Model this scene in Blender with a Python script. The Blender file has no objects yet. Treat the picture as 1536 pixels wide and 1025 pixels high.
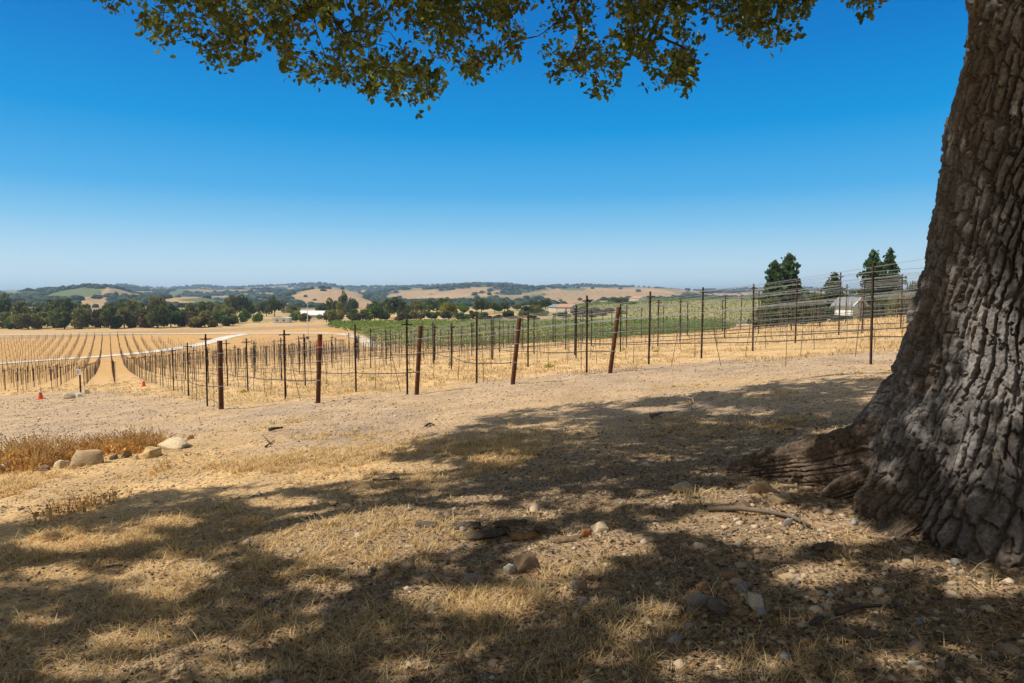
import bpy, bmesh, math, random
import numpy as np
from mathutils import Vector

random.seed(7)
RNG = np.random.default_rng(11)
SC = bpy.context.scene
COL = SC.collection
EYE = 1.6
F_PX, W_PX, H_PX = 1024.0, 1536.0, 1025.0
PITCH = math.atan(67.5 / 1024.0)

# ------------------------------------------------------------------ camera
cam_d = bpy.data.cameras.new('camera')
cam_d.sensor_width = 36.0
cam_d.lens = 24.0
cam_d.clip_start = 0.05
cam_d.clip_end = 40000.0
cam = bpy.data.objects.new('camera', cam_d)
COL.objects.link(cam)
cam.location = (0, 0, EYE)
cam.rotation_euler = (math.pi / 2 - PITCH, 0, 0)
SC.camera = cam

# ------------------------------------------------------------------ light
SHADOW = np.array([0.78, 0.16])            # shadow offset on level ground per metre of height
SUN_EL = math.atan(1.0 / math.hypot(*SHADOW))
sx, sy = -SHADOW[0], -SHADOW[1]            # horizontal direction towards the sun
SC.view_settings.view_transform = 'Standard'
SC.view_settings.look = 'None'
SC.view_settings.exposure = 0.42
SC.view_settings.gamma = 1.0
SC.cycles.use_adaptive_sampling = False
SC.cycles.use_denoising = True
wd = bpy.data.worlds.new('World')
SC.world = wd
wd.use_nodes = True
wn = wd.node_tree
for n in list(wn.nodes):
    wn.nodes.remove(n)
w_out = wn.nodes.new('ShaderNodeOutputWorld')
w_bg = wn.nodes.new('ShaderNodeBackground')
w_sky = wn.nodes.new('ShaderNodeTexSky')
w_sky.sky_type = 'NISHITA'
w_sky.sun_disc = False
w_sky.sun_elevation = SUN_EL
w_sky.sun_rotation = math.atan2(sx, sy)
w_sky.altitude = 300
w_sky.air_density = 1.0
w_sky.dust_density = 0.6
w_sky.ozone_density = 2.0
w_hsv = wn.nodes.new('ShaderNodeHueSaturation')
w_hsv.inputs['Saturation'].default_value = 1.6
w_hsv.inputs['Value'].default_value = 1.0
wn.links.new(w_sky.outputs[0], w_hsv.inputs['Color'])
# deep blue clear sky by height above the horizon; unseen overhead paled as added fill, over the physical sky
w_tc = wn.nodes.new('ShaderNodeTexCoord')
w_sep = wn.nodes.new('ShaderNodeSeparateXYZ')
wn.links.new(w_tc.outputs['Generated'], w_sep.inputs[0])
w_rp = wn.nodes.new('ShaderNodeValToRGB')
w_rp.color_ramp.interpolation = 'LINEAR'
SKY = [(0.0, (0.72, 0.88, 0.97)), (0.044, (0.56, 0.79, 0.94)), (0.10, (0.24, 0.59, 0.89)), (0.145, (0.080, 0.445, 0.85)), (0.23, (0.0, 0.315, 0.755)), (0.33, (0.0, 0.205, 0.625)), (0.43, (0.0, 0.14, 0.52)), (0.60, (0.45, 0.52, 0.62)), (1.0, (0.66, 0.66, 0.66))]
el_ = w_rp.color_ramp.elements
while len(el_) > 1: el_.remove(el_[-1])
el_[0].position = 0.0; el_[0].color = (*SKY[0][1], 1)
for p_, c_ in SKY[1:]:
    e_ = el_.new(p_); e_.color = (*c_, 1)
wn.links.new(w_sep.outputs[2], w_rp.inputs[0])
w_up = wn.nodes.new('ShaderNodeVectorMath'); w_up.operation = 'SCALE'
w_up.inputs['Scale'].default_value = 7.4
wn.links.new(w_rp.outputs[0], w_up.inputs[0])
w_mix = wn.nodes.new('ShaderNodeMix'); w_mix.data_type = 'RGBA'
w_mix.inputs[0].default_value = 0.97
wn.links.new(w_hsv.outputs[0], w_mix.inputs[6]); wn.links.new(w_up.outputs[0], w_mix.inputs[7])
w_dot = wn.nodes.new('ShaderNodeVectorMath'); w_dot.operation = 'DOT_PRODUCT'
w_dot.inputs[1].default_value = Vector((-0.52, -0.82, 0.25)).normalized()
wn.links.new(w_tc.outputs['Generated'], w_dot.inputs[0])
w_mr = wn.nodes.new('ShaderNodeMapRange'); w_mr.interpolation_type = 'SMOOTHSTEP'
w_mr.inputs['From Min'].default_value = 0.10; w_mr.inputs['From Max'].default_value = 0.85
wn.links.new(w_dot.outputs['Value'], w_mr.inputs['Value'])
w_fill = wn.nodes.new('ShaderNodeMix'); w_fill.data_type = 'RGBA'
wn.links.new(w_mr.outputs[0], w_fill.inputs[0])
wn.links.new(w_mix.outputs[2], w_fill.inputs[6]); w_fill.inputs[7].default_value = (3.0, 2.8, 2.5, 1)   # pale sky added behind the camera as fill for trunk and foreground
wn.links.new(w_fill.outputs[2], w_bg.inputs['Color'])
w_bg.inputs['Strength'].default_value = 0.1
wn.links.new(w_bg.outputs[0], w_out.inputs['Surface'])
sun_d = bpy.data.lights.new('sun', 'SUN')
sun_d.energy = 3.95
sun_d.angle = math.radians(0.53)
sun_d.color = (1.0, 0.93, 0.82)
sun = bpy.data.objects.new('sun', sun_d)
COL.objects.link(sun)
sun.rotation_euler = Vector((sx, sy, 1.0)).to_track_quat('Z', 'Y').to_euler()
sun.location = (-30, -6, 40)

# ------------------------------------------------------------------ numeric helpers
def _hash(ix, iy, seed):
    h = (ix.astype(np.int64) * 374761393 + iy.astype(np.int64) * 668265263 + seed * 974711) & 0x7fffffff
    h = ((h ^ (h >> 13)) * 1274126177) & 0x7fffffff
    return ((h ^ (h >> 16)) & 0xffff) / 65535.0

def vnoise(x, y, seed=0):
    x = np.asarray(x, float); y = np.asarray(y, float)
    ix = np.floor(x); iy = np.floor(y)
    fx = x - ix; fy = y - iy
    fx = fx * fx * fx * (fx * (fx * 6 - 15) + 10)
    fy = fy * fy * fy * (fy * (fy * 6 - 15) + 10)
    a = _hash(ix, iy, seed); b = _hash(ix + 1, iy, seed)
    c = _hash(ix, iy + 1, seed); d = _hash(ix + 1, iy + 1, seed)
    return (a * (1 - fx) + b * fx) * (1 - fy) + (c * (1 - fx) + d * fx) * fy

def fbm(x, y, octs=4, seed=0, gain=0.5):
    s = 0.0; a = 1.0; t = 0.0
    for o in range(octs):
        s = s + a * (vnoise(x * 2 ** o + 17.3 * o, y * 2 ** o - 9.1 * o, seed + o) * 2 - 1)
        t += a; a *= gain
    return s / t

def sstep(a, b, x):
    t = np.clip((np.asarray(x, float) - a) / (b - a), 0, 1)
    return t * t * (3 - 2 * t)

# ------------------------------------------------------------------ terrain
def smooth_table(pts, sig, lo, hi, step=1.0):
    xs = np.arange(lo, hi, step)
    px, pv = zip(*pts)
    v = np.interp(xs, px, pv)
    k = np.arange(-int(3 * sig / step), int(3 * sig / step) + 1) * step
    w = np.exp(-(k / sig) ** 2 / 2); w /= w.sum()
    v2 = np.convolve(np.pad(v, len(k) // 2, mode='edge'), w, mode='valid')
    return xs, v2
F_T = smooth_table([(-400, 14), (-60, 4), (-20, 1.5), (0, 0), (20, -1.52), (40, -3.3), (65, -5.6), (120, -9.9), (160, -12.3), (195, -13.0), (230, -12.6),
                    (262, -11.7), (300, -11.6), (600, -12), (2000, -12)], 5, -400, 2000)
G_S = smooth_table([(-400, -4), (-60, -2.6), (0, 0), (21, 1.26), (40, 2.25), (60, 3.2), (80, 3.8), (110, 4.5), (160, 5.4), (400, 6)], 4, -400, 1200)
D_ROW = np.array([-0.509, 0.861])       # vine rows run this way
P_ROW = np.array([0.861, 0.509])
def st_of(x, y):
    return x * P_ROW[0] + y * P_ROW[1], x * D_ROW[0] + y * D_ROW[1]
def xy_of(s, t):
    return s * P_ROW[0] + t * D_ROW[0], s * P_ROW[1] + t * D_ROW[1]

RIDGES = [  # distance, width, [(px, py of its crest)]
    (1050, 170, [(-400, 452), (0, 450), (90, 449), (130, 446), (165, 452), (240, 447), (300, 446), (330, 452), (420, 455), (600, 455), (760, 452), (880, 452),
                 (1000, 452), (1100, 451), (1300, 450), (1900, 450)]),
    (1650, 260, [(-400, 444), (0, 441), (40, 438.5), (90, 436), (130, 431.5), (150, 430.8), (172, 432.5), (200, 440), (240, 446), (300, 449), (350, 449), (400, 447),
                 (430, 443), (455, 437), (480, 433.5), (508, 434), (535, 440), (565, 450), (600, 452), (640, 446), (680, 442), (720, 441), (780, 443), (850, 443),
                 (900, 440), (950, 438), (1000, 440), (1060, 445), (1150, 447), (1300, 446), (1900, 446)]),
    (2700, 380, [(-400, 438), (0, 440), (60, 437), (130, 440), (170, 432), (200, 433), (240, 436), (300, 436), (400, 436), (450, 440), (500, 445), (560, 440),
                 (580, 436.5), (620, 434.5), (680, 432), (735, 431), (780, 433), (830, 435), (880, 434), (930, 433), (980, 434), (1020, 436), (1080, 441),
                 (1150, 439), (1230, 438), (1400, 440), (1900, 440)]),
    (4400, 600, [(-400, 434), (0, 435), (60, 434), (120, 433.5), (180, 430.5), (210, 432.5), (260, 431.5), (300, 430.5), (340, 431.5), (400, 430), (450, 428.5),
                 (480, 428.5), (510, 431.5), (560, 431), (620, 430), (690, 428.8), (720, 428), (760, 428.5), (800, 431), (840, 430), (880, 430.5), (930, 431),
                 (990, 432.5), (1050, 435.5), (1130, 433), (1180, 433.5), (1250, 435.5), (1330, 436.5), (1400, 436.5), (1900, 438)]),
]
def terrain(x, y):
    x = np.asarray(x, float); y = np.asarray(y, float)
    s, t = st_of(x, y)
    r = np.hypot(x, y)
    w = 1 - 0.8 * sstep(70, 210, t)
    z = np.interp(t, F_T[0], F_T[1]) + np.interp(s, G_S[0], G_S[1]) * w
    z = z + 10.5 * np.exp(-(((x - 150) / 150) ** 2 + ((y - 430) / 150) ** 2))
    z = z + 4.0 * np.exp(-(((x - 110) / 60) ** 2 + ((y - 200) / 80) ** 2))
    z = z - 3.2 * sstep(30, 60, s) * sstep(20, 50, t) * (1 - sstep(150, 230, t))
    b = sstep(430, 800, r)
    far = np.full_like(r, -12.5)
    yy = np.maximum(y, 1e-3)
    px = np.where(y > 0.2 * r, 768 + 1024 * x / np.maximum(yy, 0.2 * r), np.where(x > 0, 1900, -400))
    for R, wid, prof in RIDGES:
        pp, pv = zip(*prof)
        pv = [445 - (445 - (429 + (v - 429) * 1.45)) * 1.12 for v in pv] if R > 4000 else [445 - (445 - v) * 1.06 for v in pv]
        top = (445 - np.interp(px, pp, pv)) / 1024.0 * R + EYE + 12.5
        top = top + fbm(x / (R * 0.055), y / (R * 0.055), 4, int(R)) * R * 0.0028
        Rl = R + 0.12 * R * fbm(x / 900.0, y / 900.0, 2, 5)
        q = np.hypot(x, y) / np.sqrt(1 + ((px - 768) / 1024) ** 2)
        prof_r = np.where(q < Rl, np.exp(-((q - Rl) / wid) ** 2), np.exp(-((q - Rl) / (wid * 1.3)) ** 2))
        far = np.maximum(far, -12.5 + top * prof_r)
    z = z * (1 - b) + far * b
    near = 1 - sstep(14, 60, r)
    z = z + near * (0.045 * fbm(x / 1.3, y / 1.3, 4, 21) + 0.02 * fbm(x / 0.22, y / 0.22, 3, 31))
    # the old oak stands on a low mound
    z = z + 0.10 * np.exp(-(((x - 3.5) / 1.9) ** 2 + ((y - 4.9) / 1.9) ** 2))
    return z
def tz(x, y):
    return float(terrain(np.array([x]), np.array([y]))[0])

CP, SP = math.cos(PITCH), math.sin(PITCH)
def ray(px, py):
    u = (np.asarray(px, float) - W_PX / 2) / F_PX
    v = (H_PX / 2 - np.asarray(py, float)) / F_PX
    return u, CP + v * SP, -SP + v * CP        # x, y, z for unit camera depth
def project(x, y, z):
    dz = np.asarray(z, float) - EYE
    depth = y * CP - dz * SP
    v = (y * SP + dz * CP)
    d = np.where(np.abs(depth) < 1e-4, 1e-4, depth)
    return W_PX / 2 + F_PX * x / d, H_PX / 2 - F_PX * v / d, depth
R_MARCH = np.concatenate([np.exp(np.arange(math.log(0.8), math.log(60), 0.004)), np.exp(np.arange(math.log(60), math.log(2600), 0.002))])
def ground_at(px, py, far_ok=True):
    dx, dy, dz = [float(a) for a in ray(px, py)]
    X = dx * R_MARCH; Y = dy * R_MARCH; Z = EYE + dz * R_MARCH
    h = Z - terrain(X, Y)
    i = int(np.argmax(h < 0))
    if h[i] >= 0:
        i = len(h) - 1
    i = max(i, 1)
    a = h[i - 1] / (h[i - 1] - h[i] + 1e-9)
    a = min(max(a, 0), 1)
    k = R_MARCH[i - 1] * (1 - a) + R_MARCH[i] * a
    x, y = dx * k, dy * k
    return x, y, tz(x, y)
def at_depth(px, y):
    x = (px - 768) / 1024.0 * y * 1.0
    return x, y, tz(x, y)

# ------------------------------------------------------------------ mesh helpers
def tag(o, label=None, cat=None, group=None, kind=None):
    if label: o['label'] = label
    if cat: o['category'] = cat
    if group: o['group'] = group
    if kind: o['kind'] = kind
    return o
def link(o, parent=None):
    COL.objects.link(o)
    if parent is not None: o.parent = parent
    return o
def empty(name, loc, rz=0.0):
    o = bpy.data.objects.new(name, None)
    o.empty_display_size = 0.2
    o.location = loc
    o.rotation_euler = (0, 0, rz)
    return link(o)
def fast_mesh(name, V, faces, mat=None, col=None, smooth=False):
    """faces: list of int arrays (n, k)."""
    me = bpy.data.meshes.new(name)
    V = np.ascontiguousarray(V, dtype=np.float32)
    me.vertices.add(len(V))
    me.vertices.foreach_set('co', V.ravel())
    faces = [np.asarray(f, dtype=np.int32) for f in faces if len(f)]
    loops = np.concatenate([f.ravel() for f in faces])
    sizes = np.concatenate([np.full(len(f), f.shape[1], dtype=np.int32) for f in faces])
    starts = np.concatenate([[0], np.cumsum(sizes)[:-1]]).astype(np.int32)
    me.loops.add(len(loops))
    me.loops.foreach_set('vertex_index', loops)
    me.polygons.add(len(sizes))
    me.polygons.foreach_set('loop_start', starts)
    me.polygons.foreach_set('loop_total', sizes)
    if smooth:
        me.polygons.foreach_set('use_smooth', np.ones(len(sizes), dtype=bool))
    if col is not None:
        c = np.ones((len(V), 4), dtype=np.float32)
        c[:, :3] = col
        at = me.attributes.new('tint', 'FLOAT_COLOR', 'POINT')
        at.data.foreach_set('color', c.ravel())
    me.update(calc_edges=True)
    me.validate()
    if mat: me.materials.append(mat)
    return me
def mesh_obj(name, me, parent=None):
    o = bpy.data.objects.new(name, me)
    return link(o, parent)

class MB:
    """collects boxes, tubes and lathes for one mesh"""
    def __init__(s): s.v = []; s.f = []
    def add(s, vs, fs):
        b = len(s.v)
        s.v += [tuple(map(float, q)) for q in vs]; s.f += [tuple(i + b for i in f) for f in fs]
        return s
    def box(s, c, d, rz=0.0):
        cx, cy, cz = c; hx, hy, hz = d[0] / 2, d[1] / 2, d[2] / 2
        ca, sa = math.cos(rz), math.sin(rz)
        vs = []
        for z in (-hz, hz):
            for x, y in ((-hx, -hy), (hx, -hy), (hx, hy), (-hx, hy)):
                vs.append((cx + x * ca - y * sa, cy + x * sa + y * ca, cz + z))
        return s.add(vs, [(0, 3, 2, 1), (4, 5, 6, 7), (0, 1, 5, 4), (1, 2, 6, 5), (2, 3, 7, 6), (3, 0, 4, 7)])
    def tube(s, pts, rad, n=6, caps=True):
        pts = [Vector(p) for p in pts]
        if not hasattr(rad, '__len__'): rad = [rad] * len(pts)
        vs = []; fs = []
        up = None
        for i, p in enumerate(pts):
            d = (pts[min(i + 1, len(pts) - 1)] - pts[max(i - 1, 0)])
            if d.length < 1e-9: d = Vector((0, 0, 1))
            d.normalize()
            if up is None:
                up = d.orthogonal().normalized()
            up = (up - d * up.dot(d))
            if up.length < 1e-6: up = d.orthogonal()
            up.normalize()
            w = d.cross(up)
            for k in range(n):
                a = 2 * math.pi * k / n
                vs.append(p + (up * math.cos(a) + w * math.sin(a)) * rad[i])
        for i in range(len(pts) - 1):
            for k in range(n):
                a = i * n + k; b = i * n + (k + 1) % n
                fs.append((a, b, b + n, a + n))
        if caps:
            fs.append(tuple(range(n - 1, -1, -1)))
            fs.append(tuple((len(pts) - 1) * n + k for k in range(n)))
        return s.add(vs, fs)
    def lathe(s, prof, n=20, c=(0, 0, 0)):
        vs = []; fs = []
        for r, z in prof:
            for k in range(n):
                a = 2 * math.pi * k / n
                vs.append((c[0] + r * math.cos(a), c[1] + r * math.sin(a), c[2] + z))
        for i in range(len(prof) - 1):
            for k in range(n):
                a = i * n + k; b = i * n + (k + 1) % n
                fs.append((a, b, b + n, a + n))
        fs.append(tuple(range(n - 1, -1, -1)))
        fs.append(tuple((len(prof) - 1) * n + k for k in range(n)))
        return s.add(vs, fs)
    def mesh(s, name, mat, smooth=False):
        me = bpy.data.meshes.new(name)
        me.from_pydata(s.v, [], s.f)
        me.update()
        if smooth:
            for p in me.polygons: p.use_smooth = True
        me.materials.append(mat)
        return me
    def obj(s, name, mat, parent=None, smooth=False):
        return mesh_obj(name, s.mesh(name, mat, smooth), parent)

# ------------------------------------------------------------------ materials
def new_mat(name, rough=0.85, spec=0.2):
    m = bpy.data.materials.new(name)
    m.use_nodes = True
    nt = m.node_tree
    b = nt.nodes['Principled BSDF']
    b.inputs['Roughness'].default_value = rough
    b.inputs['Specular IOR Level'].default_value = spec
    return m, nt, b
def N(nt, typ, **kw):
    n = nt.nodes.new(typ)
    for k, v in kw.items():
        if k in n.inputs: n.inputs[k].default_value = v
        else: setattr(n, k, v)
    return n
def noise_ramp(nt, scale, stops, coord='Object', detail=5.0, rough=0.6, vec=None):
    tc = N(nt, 'ShaderNodeTexCoord')
    nz = N(nt, 'ShaderNodeTexNoise')
    nz.inputs['Scale'].default_value = scale
    nz.inputs['Detail'].default_value = detail
    nz.inputs['Roughness'].default_value = rough
    nt.links.new(vec if vec is not None else tc.outputs[coord], nz.inputs['Vector'])
    rp = N(nt, 'ShaderNodeValToRGB')
    el = rp.color_ramp.elements
    while len(el) > 1: el.remove(el[-1])
    el[0].position = stops[0][0]; el[0].color = (*stops[0][1], 1)
    for p, c in stops[1:]:
        e = el.new(p); e.color = (*c, 1)
    nt.links.new(nz.outputs['Fac'], rp.inputs['Fac'])
    return nz, rp
def bump(nt, b, height, strength=0.3, dist=0.02):
    bp = N(nt, 'ShaderNodeBump')
    bp.inputs['Strength'].default_value = strength
    bp.inputs['Distance'].default_value = dist
    nt.links.new(height, bp.inputs['Height'])
    nt.links.new(bp.outputs['Normal'], b.inputs['Normal'])
    return bp
def mottled(name, stops, scale=8.0, rough=0.8, spec=0.2, bstr=0.3, bdist=0.01, metallic=0.0):
    m, nt, b = new_mat(name, rough, spec)
    nz, rp = noise_ramp(nt, scale, stops)
    nt.links.new(rp.outputs['Color'], b.inputs['Base Color'])
    b.inputs['Metallic'].default_value = metallic
    if bstr: bump(nt, b, nz.outputs['Fac'], bstr, bdist)
    return m
def tinted(name, rough=0.85, spec=0.15, trans=0.0, scale=None):
    m, nt, b = new_mat(name, rough, spec)
    at = N(nt, 'ShaderNodeAttribute', attribute_name='tint')
    c = at.outputs['Color']
    if scale:
        nz, rp = noise_ramp(nt, scale, [(0.25, (0.6, 0.6, 0.6)), (0.75, (1.25, 1.25, 1.25))])
        mx = N(nt, 'ShaderNodeMix', data_type='RGBA', blend_type='MULTIPLY')
        mx.inputs[0].default_value = 1.0
        nt.links.new(c, mx.inputs[6]); nt.links.new(rp.outputs['Color'], mx.inputs[7])
        c = mx.outputs[2]
    nt.links.new(c, b.inputs['Base Color'])
    if trans:
        out = nt.nodes['Material Output']
        tr = N(nt, 'ShaderNodeBsdfTranslucent')
        hs = N(nt, 'ShaderNodeHueSaturation')
        hs.inputs['Saturation'].default_value = 1.1; hs.inputs['Value'].default_value = 1.9
        nt.links.new(c, hs.inputs['Color'])
        nt.links.new(hs.outputs[0], tr.inputs['Color'])
        ms = N(nt, 'ShaderNodeMixShader')
        ms.inputs[0].default_value = trans
        nt.links.new(b.outputs[0], ms.inputs[1]); nt.links.new(tr.outputs[0], ms.inputs[2])
        nt.links.new(ms.outputs[0], out.inputs['Surface'])
    return m

M_RUST = mottled('rusted_steel', [(0.3, (0.055, 0.028, 0.018)), (0.55, (0.11, 0.05, 0.028)), (0.75, (0.16, 0.075, 0.04))], 9, 0.85, 0.2, 0.4, 0.004)
M_STAKE = mottled('dark_stake_steel', [(0.3, (0.03, 0.02, 0.016)), (0.7, (0.075, 0.045, 0.032))], 14, 0.75, 0.3, 0.2, 0.002)
M_ROD = mottled('weathered_rod', [(0.3, (0.10, 0.075, 0.055)), (0.7, (0.20, 0.155, 0.11))], 10, 0.8, 0.3, 0.1, 0.001)
M_WIRE, _nt, _b = new_mat('galvanised_wire', 0.45, 0.5)
_b.inputs['Base Color'].default_value = (0.36, 0.36, 0.36, 1); _b.inputs['Metallic'].default_value = 0.6
M_HOSE, _nt, _b = new_mat('black_drip_hose', 0.5, 0.4)
_b.inputs['Base Color'].default_value = (0.035, 0.035, 0.037, 1)
M_TINT = tinted('natural_fragments', 0.9, 0.12)
M_GRASS = tinted('dry_straw', 0.8, 0.2, trans=0.25)
M_LEAF = tinted('oak_leaf', 0.42, 0.45, trans=0.5)
M_FARLEAF = tinted('distant_foliage', 0.7, 0.2, trans=0.3)
M_STONE = tinted('field_stone', 0.9, 0.15, scale=9.0)
M_TRUNK = mottled('grey_bark', [(0.3, (0.06, 0.045, 0.035)), (0.7, (0.14, 0.11, 0.085))], 3, 0.95, 0.1, 0.5, 0.05)
M_WHITE = mottled('white_paint', [(0.3, (0.72, 0.72, 0.70)), (0.7, (0.82, 0.82, 0.80))], 2, 0.7, 0.3, 0.0)
M_ROOFG = mottled('pale_metal_roof', [(0.3, (0.55, 0.56, 0.56)), (0.7, (0.70, 0.70, 0.69))], 1.5, 0.5, 0.4, 0.0)
M_ROOFD = mottled('grey_shingle', [(0.3, (0.16, 0.17, 0.19)), (0.7, (0.26, 0.27, 0.30))], 3, 0.9, 0.2, 0.0)
M_ROOFT = mottled('terracotta_roof', [(0.3, (0.34, 0.19, 0.13)), (0.7, (0.46, 0.28, 0.20))], 3, 0.9, 0.2, 0.0)
M_TANW = mottled('tan_stucco', [(0.3, (0.50, 0.42, 0.32)), (0.7, (0.62, 0.53, 0.42))], 2, 0.9, 0.2, 0.0)
M_GLASS, _nt, _b = new_mat('dark_window_glass', 0.1, 0.5)
_b.inputs['Base Color'].default_value = (0.03, 0.035, 0.04, 1)

# the ground: albedo of each kind of cover, broken by grains, straw and small stones
M_GROUND, nt, b = new_mat('ground_cover', 0.95, 0.08)
at = N(nt, 'ShaderNodeAttribute', attribute_name='tint')
tc = N(nt, 'ShaderNodeTexCoord')
n1, r1 = noise_ramp(nt, 1.1, [(0.3, (0.80, 0.79, 0.78)), (0.7, (1.16, 1.15, 1.12))], detail=6)
n2, r2 = noise_ramp(nt, 26.0, [(0.32, (0.55, 0.53, 0.52)), (0.5, (1.0, 1.0, 1.0)), (0.68, (1.32, 1.30, 1.26))], detail=4, rough=0.7)
vo = N(nt, 'ShaderNodeTexVoronoi'); vo.inputs['Scale'].default_value = 17.0
nt.links.new(tc.outputs['Object'], vo.inputs['Vector'])
vr = N(nt, 'ShaderNodeMix', data_type='RGBA', blend_type='MIX')
vr.inputs[0].default_value = 0.75
hs = N(nt, 'ShaderNodeHueSaturation'); hs.inputs['Saturation'].default_value = 0.25; hs.inputs['Value'].default_value = 1.75
nt.links.new(vo.outputs['Color'], hs.inputs['Color'])
nt.links.new(hs.outputs[0], vr.inputs[6]); vr.inputs[7].default_value = (1, 1, 1, 1)
def mul(a, c, f=1.0):
    mx = N(nt, 'ShaderNodeMix', data_type='RGBA', blend_type='MULTIPLY'); mx.inputs[0].default_value = f
    nt.links.new(a, mx.inputs[6]); nt.links.new(c, mx.inputs[7]); return mx.outputs[2]
c = mul(at.outputs['Color'], r1.outputs['Color']); c = mul(c, r2.outputs['Color']); c = mul(c, vr.outputs[2], 0.6)
nt.links.new(c, b.inputs['Base Color'])
ad = N(nt, 'ShaderNodeMath', operation='ADD')
nt.links.new(n2.outputs['Fac'], ad.inputs[0]); nt.links.new(vo.outputs['Distance'], ad.inputs[1])
bump(nt, b, ad.outputs[0], 0.55, 0.03)

# ------------------------------------------------------------------ land cover
STRAW = np.array([0.57, 0.385, 0.19]); STRAW2 = np.array([0.50, 0.335, 0.165])
GRAVEL = np.array([0.38, 0.285, 0.20]); SOIL = np.array([0.24, 0.17, 0.11]); MULCH = np.array([0.30, 0.215, 0.14])
BROWN = np.array([0.40, 0.265, 0.14]); TAN = np.array([0.40, 0.27, 0.145]); WOOD = np.array([0.045, 0.065, 0.035])
GREEN = np.array([0.30, 0.27, 0.13]); PINK = np.array([0.46, 0.36, 0.28])
TAN_PATCHES = [  # far fields: centre px, py, half width, half height, slope
    (492, 447, 54, 14, 0.0), (530, 452, 45, 8, 0.25), (620, 441, 40, 5, -0.1), (690, 439, 48, 6, -0.12), (650, 446, 60, 5, -0.08), (850, 440, 70, 6.5, -0.05),
    (905, 443, 75, 9, -0.12), (960, 441, 50, 7, 0.05), (985, 438, 30, 4, 0.1), (830, 447, 30, 2.5, -0.3), (157, 441, 7, 9, -0.9), (132, 446, 16, 3, -0.2),
    (143, 455, 25, 6, 0.0), (275, 450, 34, 4.5, -0.05), (225, 436, 4, 2, 0), (340, 446, 30, 2, 0), (1000, 444, 30, 3, 0.0), (1090, 443, 50, 3, 0.0),
    (1200, 441, 60, 2.5, 0), (735, 440, 20, 3, -0.2), (545, 438, 6, 3, 0.0), (700, 434, 12, 1.5, 0.0), (1040, 438, 18, 1.6, 0.1), (390, 441, 30, 1.2, 0)]
GREEN_PATCHES = [(110, 441, 45, 7, -0.12), (262, 441, 14, 5, -0.3), (30, 440, 30, 2.0, 0.0), (790, 448, 30, 4, -0.2), (860, 434, 20, 1.5, 0.0), (330, 450, 60, 4, 0)]
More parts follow.
